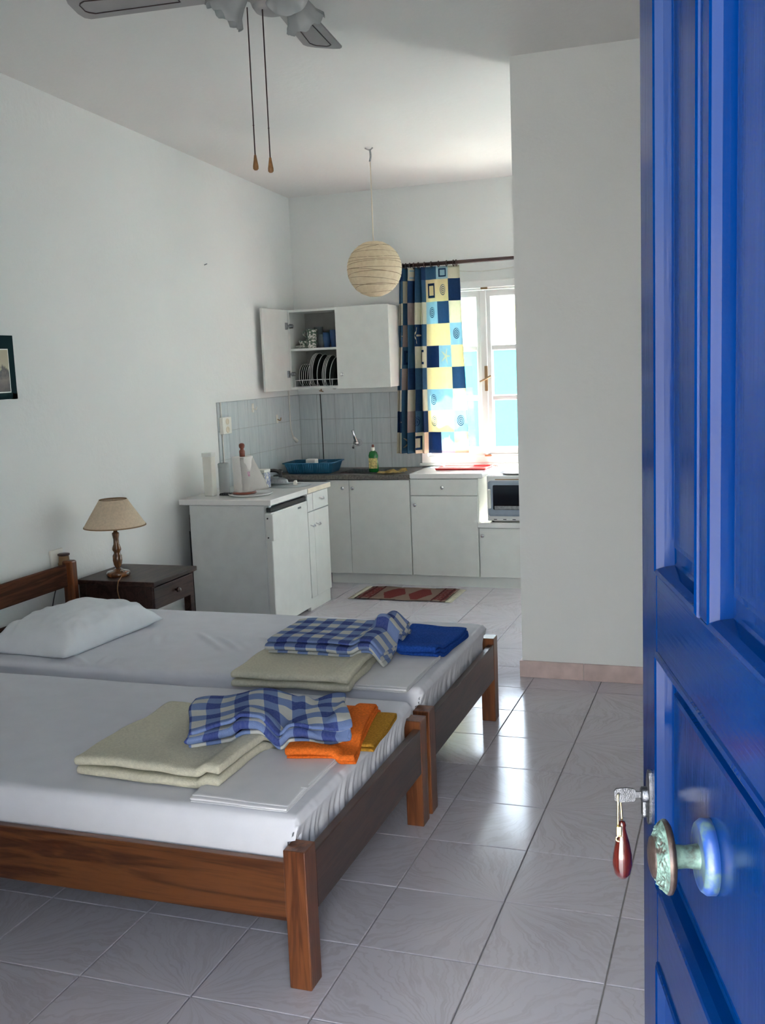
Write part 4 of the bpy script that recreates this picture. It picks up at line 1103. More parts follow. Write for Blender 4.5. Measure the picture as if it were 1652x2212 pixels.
def mattress(y0, y1, label, seed):
    X0, X1 = -3.13, -1.052
    Z0, Z1 = 0.290, MT
    bm = nbm()
    # superellipse-ish rounded box built from a subdivided grid wrapped round the top and four sides
    nx, ny = 240, 80
    rad = 0.028
    def shape(u, v):
        # u,v in [-1.25,1.25]; beyond +-1 goes down the side
        def fold(a):
            if abs(a) <= 1: return a, 0.0
            return math.copysign(1, a), abs(a)-1
        a, da = fold(u); b, db = fold(v)
        x = (X0+X1)/2+a*(X1-X0)/2; y = (y0+y1)/2+b*(y1-y0)/2
        d = max(da, db)/0.25*(Z1-Z0)
        z = Z1-d
        # rounding of the edges
        ex = min(1.0, max(0, (abs(a)-(1-rad*2/(X1-X0)*1.0))/(rad*2/(X1-X0)))); ey = min(1.0, max(0, (abs(b)-(1-rad*2/(y1-y0)))/(rad*2/(y1-y0))))
        if d < 1e-6:
            z -= rad*(1-math.sqrt(max(0, 1-min(1, math.hypot(ex, ey))**2)))*0.75
        else:
            z = Z1-0.75*rad-d*(Z1-Z0-0.75*rad)/(Z1-Z0)
        p = Vector((x, y, z))
        # gentle sag and wrinkles
        n = noise.noise(Vector((x*1.6+seed, y*1.6, 0)))*0.004+noise.noise(Vector((x*7+seed, y*7, 3)))*0.0014
        if d < 1e-6:
            p.z += n
            if seed > 3:
                for (ax_, ay_, bx_, by_, hh, ww) in CREASE:
                    vx, vy = bx_-ax_, by_-ay_; L2 = vx*vx+vy*vy
                    tt = ((x-ax_)*vx+(y-ay_)*vy)/L2
                    if -0.2 < tt < 1.2:
                        dd = abs((x-ax_)*vy-(y-ay_)*vx)/math.sqrt(L2)
                        p.z += hh*math.exp(-(dd/ww)**2)*max(0, math.sin(PI*(tt+0.2)/1.4))
        # gathers at the foot end
        if a > 0.985 and da >= 0:
            k = min(1, d/0.09+0.15)
            s = math.sin(y*95+4*noise.noise(Vector((y*14+seed, 0, 0))))+0.6*math.sin(y*170+seed)
            p.x += 0.0028*k*s-0.006*k*(1-k)
            p.x += -0.018*k
        if abs(b) > 0.99 and db > 0:
            p.y += math.copysign(0.006*math.sin(PI*min(1, d/(Z1-Z0))), b)+0.002*noise.noise(Vector((x*5, z*30, seed)))
        if d < 1e-6 and a > 0.93:
            s = math.sin(y*95+4*noise.noise(Vector((y*14+seed, 0, 0))))
            p.z += 0.0009*s*((a-0.93)/0.07)
        if p.z < 0.381 and (p.y < y0+0.034 or p.y > y1-0.034): p.x = min(p.x, -1.0845)
        return p
    us = sorted(set([-1.25+2.5*i/nx for i in range(nx+1)]+[-1, 1, 0.985, 0.995, -0.985, 0.975]))
    vs_ = sorted(set([-1.25+2.5*j/220 for j in range(221)]+[-1, 1]))
    V = [[None]*len(vs_) for _ in us]
    for i, u in enumerate(us):
        for j, v in enumerate(vs_):
            if abs(u) > 1.0001 and abs(v) > 1.0001:
                continue
            V[i][j] = bm.verts.new(shape(u, v))
    for i in range(len(us)-1):
        for j in range(len(vs_)-1):
            q = (V[i][j], V[i+1][j], V[i+1][j+1], V[i][j+1])
            if all(q): f = bm.faces.new(q); f.smooth = True
    # corner seams + bottom
    bmesh.ops.remove_doubles(bm, verts=bm.verts[:], dist=0.0015)
    bmesh.ops.recalc_face_normals(bm, faces=bm.faces[:])
    return add_obj('mattress', bm, 'sheet', None, ((X0+X1)/2, (y0+y1)/2, Z0), label, 'mattress', 'mattresses under white fitted sheets')
mattress(2.252, 3.205, 'mattress in a white fitted sheet on the near bed', 1.0)
mattress(3.327, 4.275, 'mattress in a wrinkled white fitted sheet on the far bed', 5.0)
# raised fabric wrinkles of the far sheet
t = Thing('bed_sheet_creases', (-2.2, 3.6, MT), None)
bpy.data.objects.remove(t.o)

# pillow
bm = nbm()
def pil(u, v, top):
    a, b = 2*u-1, 2*v-1
    e = (1-abs(a)**3.2)*(1-abs(b)**3.2)
    hx, hy = 0.215, 0.335
    pin = 1-0.10*(abs(b)**2)*(1-abs(a)**4)*0-0.05*(1-abs(a))*abs(b)**6
    x = hx*a*(1-0.10*(1-abs(b)**2)*abs(a)**8*0.8); y = hy*b*(1-0.09*(1-abs(a)**2)*abs(b)**8)
    h = 0.120*e**0.55*(1.0 if top else 0.0)
    wr = (noise.noise(Vector((x*9, y*7, 1)))*0.010+(0.5-abs(noise.noise(Vector((x*17+y*6, y*9-x*5, 5)))))*0.026*(0.25+abs(a)**1.5))*min(1, e*3)
    z = h+(wr if top else 0)+(0.018 if top else 0.001)*1.0
    if not top: z = 0.001+0.014*(1-min(1, e*6))
    else: z = max(0.016, z)
    return Vector((x, y, z))
for top in (True, False):
    vs = grid(bm, 44, 56, lambda u, v: pil(u, v, top))
bmesh.ops.remove_doubles(bm, verts=bm.verts[:], dist=0.004)
bmesh.ops.recalc_face_normals(bm, faces=bm.faces[:])
PLX, PLY = -2.74, 3.70
bm.transform(Matrix.Rotation(R(-4), 4, 'Z'))
o = add_obj('pillow', bm, 'pillow', None, None, 'plump white pillow at the head of the far bed', 'pillow', smooth=True)
o.location = (PLX, PLY, MT+0.002)

# folded cloths -----------------------------------------------------
def smooth(a, b, x):
    t_ = min(1, max(0, (x-a)/(b-a))); return t_*t_*(3-2*t_)
SUP = []     # supports: (inside function -> height)
def support(x, y, skip=()):
    z = MT+0.002
    for k, s in enumerate(SUP):
        if k in skip: continue
        cx_, cy_, rot, hx, hy, h, soft = s
        dx, dy = x-cx_, y-cy_
        c, s_ = math.cos(-rot), math.sin(-rot)
        lx, ly = dx*c-dy*s_, dx*s_+dy*c
        f = smooth(hx+soft, hx-0.005, abs(lx))*smooth(hy+soft, hy-0.005, abs(ly))
        z += h*f
    return z
def folded(name, mat, cx, cy, rot, L, W, layers, th, gap, label, cat, group=None, fold_axis='x', amp=0.004, seed=0, offs=None, use_support=True, nW=48, rag=0.012, add_sup=None, twist=None):
    """serpentine fold: runs along local x (length L), width W along local y."""
    bm = nbm(); step = th+gap
    path = []   # (x, z, s)
    s = 0; nL = 26
    for k in range(layers):
        xa, xb = (-L/2, L/2) if k % 2 == 0 else (L/2, -L/2)
        o0 = (offs[k] if offs else 0)
        zk = th/2+k*step
        for i in range(nL+1):
            u = i/nL; x = xa+(xb-xa)*u
            path.append((x+o0*math.copysign(1, x)*(abs(x)/(L/2)), zk))
        if k < layers-1:
            xe = xb+o0*math.copysign(1, xb); r = step/2
            for i in range(1, 6):
                a = PI*i/6
                path.append((xe+math.copysign(1, xb)*r*1.3*math.sin(a), zk+r-r*math.cos(a)))
    S = [0]
    for p, q in zip(path, path[1:]): S.append(S[-1]+math.hypot(q[0]-p[0], q[1]-p[1]))
    c, sn = math.cos(rot), math.sin(rot)
    H = layers*step
    def pt(i, j):
        x, z = path[i]; v = j/nW
        y = (v-.5)*W
        k = z/H
        edge = abs(2*v-1)**6
        lx = x+rag*noise.noise(Vector((y*6+seed, z*40, 1)))
        ly = y+rag*noise.noise(Vector((x*7, z*55+seed, 2)))*(abs(2*v-1))
        wx, wy = cx+lx*c-ly*sn, cy+lx*sn+ly*c
        base = support(wx, wy) if use_support else MT+0.002
        nz = amp*noise.noise(Vector((lx*9+seed, ly*9, k*0.8)))*(0.35+k*1.6)+amp*0.5*noise.noise(Vector((lx*26+seed, ly*20, k*3)))*k
        nz += amp*1.2*k
        zz = base+z*(1-0.06*edge*(1 if k > .3 else 0))+max(nz, -0.3*th)
        if twist: zz, wx, wy = twist(zz, wx, wy, lx, ly, k)
        return Vector((wx, wy, zz))
    lay = bm.loops.layers.uv.verify()
    V = [[bm.verts.new(pt(i, j)) for j in range(nW+1)] for i in range(len(path))]
    for i in range(len(path)-1):
        for j in range(nW):
            f = bm.faces.new((V[i][j], V[i+1][j], V[i+1][j+1], V[i][j+1])); f.smooth = True
            for lp, (a, b) in zip(f.loops, ((i, j), (i+1, j), (i+1, j+1), (i, j+1))): lp[lay].uv = (S[a], b/nW*W)
    o = add_obj(name, bm, mat, None, (cx, cy, MT), label, cat, group, smooth=True)
    sd = o.modifiers.new('solid', 'SOLIDIFY'); sd.thickness = th*0.95; sd.offset = 0
    md = o.modifiers.new('sub', 'SUBSURF'); md.levels = 1; md.render_levels = 1
    if add_sup is None: add_sup = True
    if add_sup: SUP.append((cx, cy, rot, L/2, W/2, H, 0.06 if name == 'blanket' else 0.03))
    return o
# near bed
folded('folded_sheet', 'linen', -1.235, 2.455, R(90), 0.36, 0.28, 4, 0.0036, 0.0006, 'folded thin white sheet under the cream blanket on the near bed', 'sheet', 'folded white sheets', amp=0.0012, seed=3, offs=[0, -0.004, 0.003, -0.006], rag=0.006)
SUP[-1] = SUP[-1][:6]+(0.015,)
folded('blanket', 'cream', -1.550, 2.600, R(88), 0.50, 0.47, 2, 0.027, 0.002, 'folded cream blanket on the near bed', 'blanket', 'folded cream blankets', amp=0.004, seed=11, rag=0.014)
folded('towel', 'mustard', -1.088, 2.85, R(95), 0.28, 0.12, 2, 0.010, 0.001, 'mustard yellow folded towel beside the orange towel', 'towel', amp=0.003, seed=25, rag=0.006)
folded('towel', 'orange', -1.172, 2.80, R(100), 0.42, 0.20, 3, 0.010, 0.001, 'bright orange folded towel on the near bed', 'towel', amp=0.004, seed=21, rag=0.009)
def hang(zz, wx, wy, lx, ly, k):
    return zz+k*(0.010*math.sin(ly*15+0.5)+0.007*math.sin(ly*31+lx*9)+0.006*math.sin(lx*13+1)), wx, wy
folded('towel', 'gingham', -1.345, 2.715, R(116), 0.27, 0.47, 4, 0.0125, 0.0015, 'blue and white checked towel crumpled over the cream blanket on the near bed', 'towel', 'checked towels', amp=0.006, seed=31, rag=0.022, twist=hang)
# far bed
folded('folded_sheet', 'linen', -1.215, 3.475, R(90), 0.42, 0.24, 4, 0.0036, 0.0006, 'folded thin white sheet on the far bed beside the cream blanket', 'sheet', 'folded white sheets', amp=0.0012, seed=43, offs=[0, -0.004, 0.003, -0.006], rag=0.006)
folded('blanket', 'cream', -1.520, 3.50, R(92), 0.58, 0.45, 2, 0.027, 0.002, 'folded cream blanket on the far bed', 'blanket', 'folded cream blankets', amp=0.004, seed=51, rag=0.014)
folded('towel', 'blue_terry', -1.200, 3.83, R(86), 0.36, 0.24, 3, 0.014, 0.001, 'royal blue folded towel at the foot of the far bed', 'towel', amp=0.004, seed=61, rag=0.010)
folded('towel', 'gingham', -1.480, 3.64, R(91), 0.38, 0.46, 4, 0.012, 0.0015, 'blue and white checked towel folded flat on the blanket of the far bed', 'towel', 'checked towels', amp=0.004, seed=71, rag=0.016)
# small white care label on the near sheet
add_obj('fabric_tag', bxm(-1.108, -1.088, 2.395, 2.412, MT+0.019, MT+0.0205), 'linen', None, (-1.1, 2.4, MT), 'tiny white fabric tag at the edge of the near folded sheet', 'tag')

# ------------------------------------------------------------------ nightstand + lamp
NX0, NX1, NY0, NY1, NZ_ = -3.20, -2.745, 4.345, 4.775, 0.545
t = Thing('nightstand', (-2.97, 4.56, 0), 'dark brown wooden nightstand with a drawer, between bed and refrigerator', 'nightstand')
t.part('top', bxm(NX0, NX1, NY0, NY1, NZ_-0.024, NZ_, 0.004, 2), 'stand_wood')
for x in (NX0+0.01, NX1-0.060):
    for y in (NY0+0.012, NY1-0.052):
        t.part('leg', bxm(x, x+0.04, y, y+0.04, 0, NZ_-0.024, 0.002), 'bedwood_z' if False else 'stand_wood')
t.part('apron', bxm(NX0+0.05, NX1-0.06, NY0+0.018, NY0+0.036, 0.395, NZ_-0.024), 'stand_wood')
t.part('apron', bxm(NX0+0.05, NX1-0.06, NY1-0.036, NY1-0.018, 0.395, NZ_-0.024), 'stand_wood')
t.part('apron', bxm(NX0+0.016, NX0+0.034, NY0+0.05, NY1-0.05, 0.395, NZ_-0.024), 'stand_wood')
d = t.part('drawer', bxm(NX1-0.034, NX1-0.014, NY0+0.020, NY1-0.030, 0.400, NZ_-0.034, 0.003, 2), 'stand_wood')
t.part('drawer_box', bxm(NX1-0.30, NX1-0.034, NY0+0.055, NY1-0.055, 0.405, 0.48), 'stand_wood', parent=d)
t.part('knob', lathe(nbm(), [(0.006, 0), (0.006, 0.010), (0.013, 0.014), (0.015, 0.022), (0.009, 0.030), (0, 0.031)], (NX1-0.014, 4.565, 0.462), 16, 'x'), 'fob', parent=d)
LX, LY = -3.03, 4.475
t = Thing('table_lamp', (LX, LY, NZ_), 'bedside lamp with turned wooden stem and beige conical shade', 'lamp')
z = NZ_
t.part('base', lathe(nbm(), [(0, 0), (0.056, 0), (0.060, 0.006), (0.060, 0.018), (0.055, 0.024), (0.030, 0.028), (0.018, 0.038), (0.0, 0.04)], (LX, LY, z), 32), 'lamp_wood')
t.part('stem', lathe(nbm(), [(0.010, 0.036), (0.012, 0.044), (0.020, 0.058), (0.024, 0.080), (0.023, 0.105), (0.016, 0.118), (0.017, 0.126), (0.023, 0.135), (0.022, 0.146), (0.015, 0.165), (0.014, 0.190), (0.018, 0.212), (0.018, 0.222), (0.010, 0.228), (0.010, 0.25)], (LX, LY, z), 24), 'lamp_wood')
t.part('socket', lathe(nbm(), [(0.014, 0.25), (0.016, 0.252), (0.016, 0.30), (0.008, 0.305), (0, 0.305)], (LX, LY, z), 16), 'black')
t.part('bulb', lathe(nbm(), [(0.012, 0.305), (0.024, 0.335), (0.026, 0.35), (0.016, 0.368), (0, 0.374)], (LX, LY, z), 16), 'frost')
sh = t.part('lamp_shade', lathe(nbm(), [(0.156, 0.258), (0.070, 0.394), (0.068, 0.394), (0.154, 0.258), (0.156, 0.258)], (LX, LY, z), 48), 'shade')
for r_, h_ in ((0.1562, 0.259), (0.0702, 0.393)):
    t.part('shade_trim', lathe(nbm(), [(r_-0.002, h_-0.003), (r_+0.001, h_-0.003), (r_-0.001, h_+0.003), (r_-0.003, h_+0.003), (r_-0.002, h_-0.003)], (LX, LY, z), 48), 'shade_trim', parent=sh)
bm = nbm()
for a in (0, 2*PI/3, 4*PI/3): tube(bm, [(LX, LY, z+0.31), (LX+0.069*math.cos(a), LY+0.069*math.sin(a), z+0.388)], 0.0015, 5)
t.part('shade_carrier', bm, 'brass')
t.part('cord', tube(nbm(), curve([(LX+0.045, LY-0.042, z+0.008), (LX+0.07, NY0+0.035, z+0.004), (LX+0.085, NY0-0.004, z-0.002), (LX+0.082, NY0-0.010, z-0.05), (LX+0.10, NY0-0.010, z-0.12), (LX+0.115, NY0-0.012, z-0.19), (LX+0.11, NY0-0.014, 0.20)], 8), 0.0028, 6), 'pullwood')
add_obj('cable', tube(nbm(), curve([(XL+0.03, 4.318, 0.63), (XL+0.035, 4.26, 0.56), (XL+0.018, 4.235, 0.48), (XL+0.015, 4.20, 0.36), (XL+0.015, 4.19, 0.2)], 8), 0.003, 6), 'cable_b', None, (XL+0.02, 4.2, 0.2), 'thin black cable hanging behind the headboard', 'cable')

# ------------------------------------------------------------------ paper lantern
LXX, LYY = -2.190, 6.22
zc = cz(LYY)
t = Thing('pendant_lantern', (LXX, LYY, zc), 'round cream paper lantern hanging from the ceiling', 'lamp')
# globe centre
gz, gr = 2.152, 0.170
bm = nbm(); prof = []
N = 44
for k in range(N+1):
    a = -PI/2+0.22+(PI-0.44)*k/N
    rr_ = gr*(1+0.006*math.sin(k*PI*1.0)) 
    prof.append((gr*math.cos(a), gr*math.sin(a)))
lathe(bm, prof, (LXX, LYY, gz), 64)
for v in bm.verts:
    d_ = v.co-Vector((LXX, LYY, gz)); v.co += d_.normalized()*(0.0012*noise.noise(d_*45)+0.0008*math.sin(d_.z*330))
gl = t.part('globe', bm, 'lantern')
for k in range(13):
    h = -0.150+0.300*(k+0.5)/13
    tl = random.uniform(-0.14, 0.14); ph = random.uniform(0, 2*PI)
    pts = []
    for i in range(41):
        a = 2*PI*i/40
        zz = h+tl*0.18*math.cos(a+ph); rr_ = math.sqrt(max(1e-4, gr*gr-zz*zz))+0.0005
        pts.append((LXX+rr_*math.cos(a), LYY+rr_*math.sin(a), gz+zz))
    t.part('hoop', tube(nbm(), pts, 0.0011, 4), 'shade_trim', parent=gl)
t.part('cord', tube(nbm(), [(LXX, LYY, gz+gr-0.004), (LXX, LYY, zc-0.02)], 0.0032, 6), 'white_edge')
t.part('lamp_holder', tube(nbm(), [(LXX, LYY, gz+gr-0.008), (LXX, LYY, gz+0.06)], 0.018, 12), 'white_pl')
t.part('bulb', lathe(nbm(), [(0.012, 0.06), (0.028, 0.02), (0.030, 0.0), (0.018, -0.024), (0, -0.03)], (LXX, LYY, gz), 16), 'frost')
bm = nbm(); tube(bm, curve([(LXX-0.03, LYY, zc-0.004), (LXX+0.0, LYY, zc-0.016), (LXX+0.02, LYY, zc-0.004)], 5), 0.004, 6)
tube(bm, curve([(LXX, LYY, zc-0.012), (LXX+0.004, LYY, zc-0.05), (LXX-0.003, LYY, zc-0.085)], 5), 0.006, 6)
t.part('ceiling_hook', bm, 'steel')

# ------------------------------------------------------------------ ceiling fan
HX, HY = -1.36, 3.03
BZ = 2.70
zc = cz(HY)
t = Thing('ceiling_fan', (HX, HY, zc), 'white four-blade ceiling fan with glass light kit and two pull chains', 'fan')
t.part('canopy', lathe(nbm(), [(0.0, 0.001), (0.065, 0.0), (0.065, -0.015), (0.03, -0.05), (0.012, -0.055)], (HX, HY, zc+0.006), 28), 'fan')
t.part('downrod', tube(nbm(), [(HX, HY, zc-0.03), (HX, HY, BZ+0.09)], 0.011, 12), 'fan')
t.part('motor', lathe(nbm(), [(0.0, 0.10), (0.05, 0.098), (0.095, 0.085), (0.125, 0.055), (0.125, 0.015), (0.10, -0.015), (0.07, -0.035), (0.06, -0.06), (0.0, -0.062)], (HX, HY, BZ), 40), 'fan')
bshape = nbm()
prof = [(0.0, 0.0)]
def blade_outline(r0, r1, w0, w1, inset=0.0):
    L = [];
    w = lambda r: (w0+(w1-w0)*(r-r0)/(r1-r0))/2-inset
    n = 8
    for k in range(n+1):
        r = r0+inset+(r1-r0-2*inset-0.025)*k/n; L.append((r, w(r)))
    L.append((r1-inset-0.008, w(r1)-0.012)); L.append((r1-inset, w(r1)*0.45)); L.append((r1-inset, -w(r1)*0.45)); L.append((r1-inset-0.008, -w(r1)+0.012))
    for k in range(n, -1, -1):
        r = r0+inset+(r1-r0-2*inset-0.025)*k/n; L.append((r, -w(r)))
    return L
for ang in (98, 188, 278, 8):
    rot = Matrix.Translation((HX, HY, BZ)) @ Matrix.Rotation(R(ang), 4, 'Z') @ Matrix.Rotation(R(9), 4, 'X')
    out = blade_outline(0.19, 0.645, 0.115, 0.145)
    bm = nbm(); loft(bm, [[Vector((x, y, -0.003)) for x, y in out], [Vector((x, y, 0.003)) for x, y in out]]); bm.verts.ensure_lookup_table()
    bm.faces.new([bm.verts[i] for i in range(len(out))][::-1]); bm.transform(rot)
    b = t.part('blade', bm, 'fan')
    o1 = blade_outline(0.27, 0.645, 0.117, 0.145, 0.030); o2 = blade_outline(0.27, 0.645, 0.117, 0.145, 0.033)
    bm = nbm(); loft(bm, [[Vector((x, y, -0.0032)) for x, y in o1], [Vector((x, y, -0.0052)) for x, y in o1], [Vector((x, y, -0.0052)) for x, y in o2], [Vector((x, y, -0.0032)) for x, y in o2]], cap=False); bm.transform(rot)
    t.part('blade_inlay', bm, 'black' if False else 'rod', parent=b)
    bm = nbm(); box(bm, 0.10, 0.25, -0.02, 0.02, -0.009, -0.004, 0.002); bm.transform(rot)
    t.part('blade_arm', bm, 'fan', parent=b)
t.part('light_hub', lathe(nbm(), [(0.055, -0.055), (0.06, -0.06), (0.05, -0.075), (0.02, -0.085), (0.0, -0.086)], (HX, HY, BZ), 28), 'fan')
for k, ang in enumerate((60, 180, 300)):
    a = R(ang+12); dx, dy = math.cos(a), math.sin(a)
    arm = t.part('light_arm', tube(nbm(), curve([(HX+dx*0.045, HY+dy*0.045, BZ-0.04), (HX+dx*0.075, HY+dy*0.075, BZ-0.03), (HX+dx*0.09, HY+dy*0.09, BZ-0.005)], 5), 0.009, 8), 'fan')
    bm = nbm()
    lathe(bm, [(0.022, 0.0), (0.034, -0.02), (0.040, -0.05), (0.050, -0.08), (0.066, -0.105), (0.064, -0.106), (0.047, -0.08), (0.037, -0.05), (0.031, -0.02), (0.020, 0.0)], (0, 0, 0), 36)
    for v in bm.verts:
        if v.co.z < -0.07:
            an = math.atan2(v.co.y, v.co.x); k2 = (-v.co.z-0.07)/0.036
            v.co.z += 0.007*k2*math.sin(an*8); v.co.x *= 1+0.05*k2*math.sin(an*8); v.co.y *= 1+0.05*k2*math.sin(an*8)
    tilt = Matrix.Translation((HX+dx*0.088, HY+dy*0.088, BZ+0.005)) @ Matrix.Rotation(a, 4, 'Z') @ Matrix.Rotation(R(-38), 4, 'Y')
    bm.transform(tilt)
    t.part('glass_shade', bm, 'frost', parent=arm)
def chain(x, y, z0, z1, lbl):
    c = t.part('pull_chain', tube(nbm(), [(x, y, z0), (x, y, z1+0.04)], 0.0020, 6), 'rod')
    t.part('pull_knob', lathe(nbm(), [(0.0, 0.046), (0.0035, 0.044), (0.0055, 0.030), (0.0085, 0.012), (0.0085, 0.004), (0.005, 0.0), (0, -0.001)], (x, y, z1), 14), 'pullwood', parent=c)
    t.part('chain_joint', lathe(nbm(), [(0, 0.003), (0.0035, 0), (0, -0.003)], (x, y, z1+0.13), 8), 'rod', parent=c)
CH1 = (-1.405, 2.95); CH2 = (-1.372, 2.985)
chain(CH1[0], CH1[1], 2.62, 2.155, '')
chain(CH2[0], CH2[1], 2.62, 2.15, '')

# ------------------------------------------------------------------ blue door, hinged on the right
ANG = R(180-90+15.4)
D = Vector((-math.sin(R(15.4)), math.cos(R(15.4)), 0)); Nn = Vector((-D.y, D.x, 0))
P0 = Vector((-0.106, 1.137, 0))
HG = P0-D*0.56
dr = Thing('door_1', (HG.x, HG.y, 0), kind='structure', local=True, rot=(0, 0, ANG))
# local: x from hinge 0 to free edge .56, y = outward (towards the camera side), z up
TH = 0.042
def dpart(name, bm, mat, parent=None, label=None, smooth=False): return dr.part(name, bm, mat, parent=parent, label=label, smooth=smooth)
Z0_, Z1_ = 0.012, 2.12
for a, b in ((0, 0.08), (0.48, 0.56)):
    dpart('stile', bxm(a, b, -TH, 0, Z0_, Z1_, 0.0025, 2), 'door_z')
dpart('mullion', bxm(0.262, 0.300, -TH, 0, 1.337, 2.04, 0.002, 2), 'door_z')
for a, b in ((Z0_, 0.16), (0.915, 1.0), (1.255, 1.337), (2.04, Z1_)):
    dpart('rail', bxm(0.08, 0.48, -TH+0.0002, -0.0002, a, b, 0.002, 2), 'door_x')
def panel(x0, x1, z0, z1, fin=0.030):
    bm = nbm(); st = [(-0.002, -0.003), (0.000, 0.0015), (0.003, 0.003), (0.006, 0.0015), (0.009, -0.006), (0.0105, -0.016), (0.014, -0.017), (fin, -0.018), (fin+0.003, -0.0105), (fin+0.008, -0.010)]
    loops = [[Vector((x0+i, y, z0+i)), Vector((x1-i, y, z0+i)), Vector((x1-i, y, z1-i)), Vector((x0+i, y, z1-i))] for i, y in st]
    loft(bm, loops)
    bk = [[Vector((x0-0.002, y, z0-0.002)), Vector((x1+0.002, y, z0-0.002)), Vector((x1+0.002, y, z1+0.002)), Vector((x0-0.002, y, z1+0.002))] for y in (-0.003, -0.034)]
    loft(bm, bk)
    bmesh.ops.recalc_face_normals(bm, faces=bm.faces[:])
    return dpart('panel', bm, 'door_z')
panel(0.08, 0.262, 1.337, 2.04); panel(0.300, 0.48, 1.337, 2.04)
panel(0.08, 0.48, 1.0, 1.255); panel(0.08, 0.48, 0.16, 0.915)
for z in (0.25, 1.1, 1.9):
    dpart('hinge', tube(nbm(), [(-0.006, -0.02, z-0.05), (-0.006, -0.02, z+0.05)], 0.007, 10), 'steel')
# knob
kx, kz = 0.292, 1.128
ro = dpart('rosette', lathe(nbm(), [(0.0, -0.012), (0.032, -0.012), (0.032, -0.003), (0.029, 0.001), (0.027, 0.002), (0.025, 0.001), (0.011, 0.0012), (0, 0.0012)], (kx, 0, kz), 40, 'y'), 'painty')
dpart('neck', lathe(nbm(), [(0.011, 0.0), (0.0095, 0.012), (0.011, 0.026)], (kx, 0, kz), 24, 'y'), 'patina')
bm = nbm()
lathe(bm, [(0.010, 0.023), (0.028, 0.0245), (0.0312, 0.0265), (0.0316, 0.029), (0.0304, 0.031)], (kx, 0, kz), 48, 'y')
kn = dpart('knob', bm, 'bronze')
# sculpted band between rim and centre boss
bm = nbm()
def band(u, v):
    a = u*2*PI; r = 0.0304+(0.0180-0.0304)*v; y = 0.031+0.0085*v
    m_ = math.sin(v*PI)
    leaf = max(0, math.sin(a*7+math.sin(v*6)*1.2))*abs(math.sin(v*13+a*3))
    y += m_*0.0022*leaf+m_*0.0009*noise.noise(Vector((math.cos(a)*14, math.sin(a)*14, v*8)))
    return Vector((kx+r*math.cos(a), y, kz+r*math.sin(a)))
grid(bm, 220, 24, band); bmesh.ops.recalc_face_normals(bm, faces=bm.faces[:])
dpart('carved_band', bm, 'patina', parent=kn)
dpart('boss', lathe(nbm(), [(0.0180, 0.039), (0.0170, 0.041), (0.012, 0.0425), (0, 0.043)], (kx, 0, kz), 32, 'y'), 'bronze', parent=kn)
# lock plate
px_, pz_ = 0.515, 1.085
bm = nbm()
L = []
for k in range(28):
    a = 2*PI*k/28; L.append((0.0095*math.cos(a), 0.031*math.copysign(abs(math.sin(a))**0.8, math.sin(a))))
loft(bm, [[Vector((px_+x, 0.0, pz_+z_)) for x, z_ in L], [Vector((px_+x, 0.003, pz_+z_)) for x, z_ in L], [Vector((px_+x*0.8, 0.004, pz_+z_*0.92)) for x, z_ in L]])
bmesh.ops.recalc_face_normals(bm, faces=bm.faces[:])
dpart('lock_plate', bm, 'keymetal')
bm = nbm(); lathe(bm, [(0.0085, 0.003), (0.0085, 0.0095), (0.007, 0.0105), (0, 0.0105)], (px_, 0, pz_+0.003), 20, 'y'); box(bm, px_-0.005, px_+0.005, 0.003, 0.0100, pz_-0.022, pz_-0.002, 0.003, 2)
dpart('lock_cylinder', bm, 'keymetal')
# key (separate thing) in world coordinates through the door's frame
DM = Matrix.Translation((HG.x, HG.y, 0)) @ Matrix.Rotation(ANG, 4, 'Z')
kt = Thing('key', (HG.x, HG.y, 0), 'steel key in the blue door lock with a brass clasp and dark red wooden fob', 'key', local=True, rot=(0, 0, ANG))
kzz = pz_+0.003
kt.part('shaft', bxm(px_-0.0012, px_+0.0012, 0.009, 0.018, kzz-0.0035, kzz+0.0035, 0.0004), 'keymetal')
bm = nbm()
out = [(0.0165, -0.0055), (0.018, -0.0075), (0.033, -0.0085), (0.0385, -0.0060), (0.0390, 0.0040), (0.037, 0.0068), (0.026, 0.0080), (0.018, 0.0065), (0.0165, 0.0050)]
loft(bm, [[Vector((px_-0.0013, y, kzz+z_)) for y, z_ in out], [Vector((px_+0.0013, y, kzz+z_)) for y, z_ in out]]); bm.verts.ensure_lookup_table(); bm.faces.new([bm.verts[i] for i in range(len(out))][::-1])
bmesh.ops.recalc_face_normals(bm, faces=bm.faces[:])
kt.part('bow', bm, 'keymetal')
yy = 0.0345
kt.part('key_hole', tube(nbm(), [(px_-0.0016, yy, kzz+0.001), (px_+0.0016, yy, kzz+0.001)], 0.0022, 10), 'black')
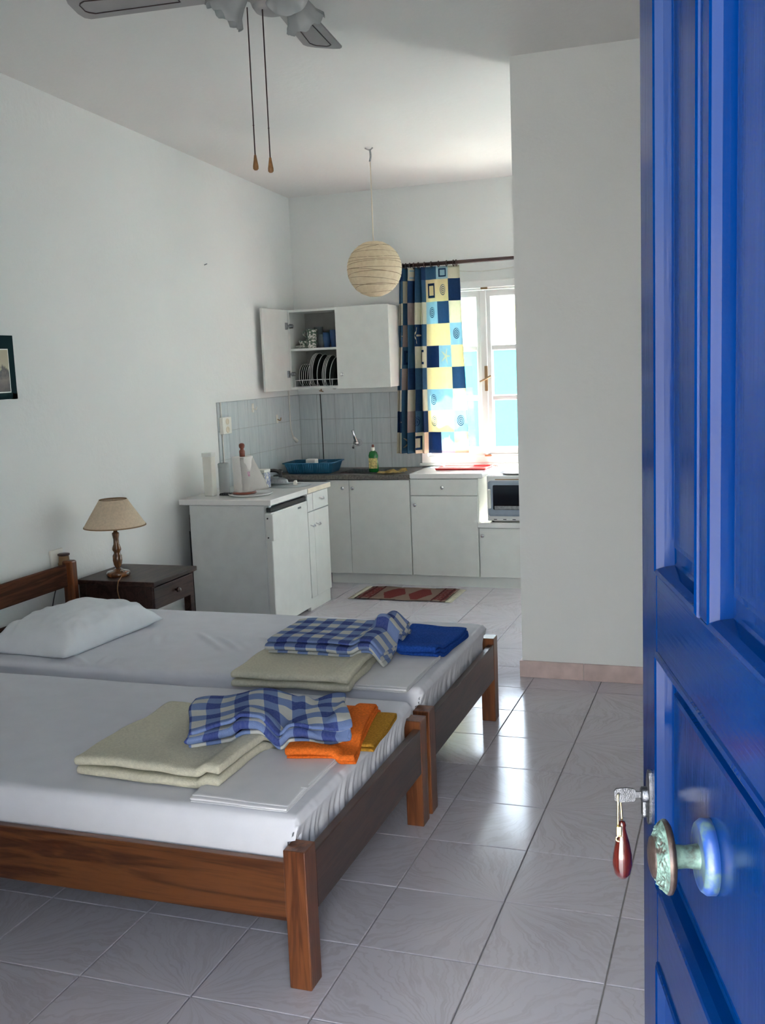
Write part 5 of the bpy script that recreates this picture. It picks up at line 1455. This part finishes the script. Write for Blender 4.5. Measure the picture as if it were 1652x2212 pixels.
lp_ = [(px_-0.003, yy+0.001, kzz-0.034), (px_-0.004, yy+0.001, kzz-0.010), (px_, yy, kzz+0.001), (px_+0.004, yy-0.003, kzz-0.010), (px_+0.003, yy-0.004, kzz-0.030)]
kt.part('key_link', tube(nbm(), curve(lp_, 6), 0.0012, 8), 'brass')
kt.part('clasp', bxm(px_-0.006, px_-0.001, yy-0.003, yy+0.003, kzz-0.045, kzz-0.034, 0.0012, 2), 'brass')
kt.part('clasp_ring', tube(nbm(), [(px_-0.0035, yy+0.0032*math.cos(a), kzz-0.0485+0.0032*math.sin(a)) for a in [2*PI*k/12 for k in range(13)]], 0.0011, 6), 'brass')
bm = nbm()
lathe(bm, [(0.0, 0.0), (0.005, 0.001), (0.0085, 0.006), (0.0105, 0.016), (0.0100, 0.028), (0.0075, 0.042), (0.0048, 0.052), (0.0036, 0.058), (0.0042, 0.061), (0.0030, 0.065), (0, 0.066)], (px_+0.001, yy-0.004, kzz-0.096), 24)
kt.part('fob', bm, 'fob')
# door frame
t = Thing('door_2', (DX0, YF, 0), kind='structure')
t.part('jamb', bxm(DX0, DX0+0.04, YF-0.16, YF-0.04, 0, DZ, 0.003), 'door_z')
t.part('jamb', bxm(DX1-0.010, DX1, YF-0.16, YF-0.04, 0, DZ, 0.003), 'door_z')
t.part('head', bxm(DX0+0.04, DX1-0.01, YF-0.16, YF-0.04, DZ-0.035, DZ, 0.003), 'door_z')

t.part('stile', bxm(-0.595, -0.535, YF-0.10, YF-0.055, 0.012, DZ-0.037, 0.003), 'door_z')
t.part('stile', bxm(DX0+0.042, DX0+0.12, YF-0.10, YF-0.055, 0.012, DZ-0.037, 0.003), 'door_z')
for a, b in ((0.012, 0.16), (0.915, 1.0), (1.255, 1.337), (2.03, DZ-0.037)):
    t.part('rail', bxm(DX0+0.12, -0.595, YF-0.10, YF-0.055, a, b, 0.002), 'door_x')
for a, b in ((0.16, 0.915), (1.0, 1.255), (1.337, 2.03)):
    t.part('panel', bxm(DX0+0.12, -0.595, YF-0.085, YF-0.070, a, b), 'door_z')
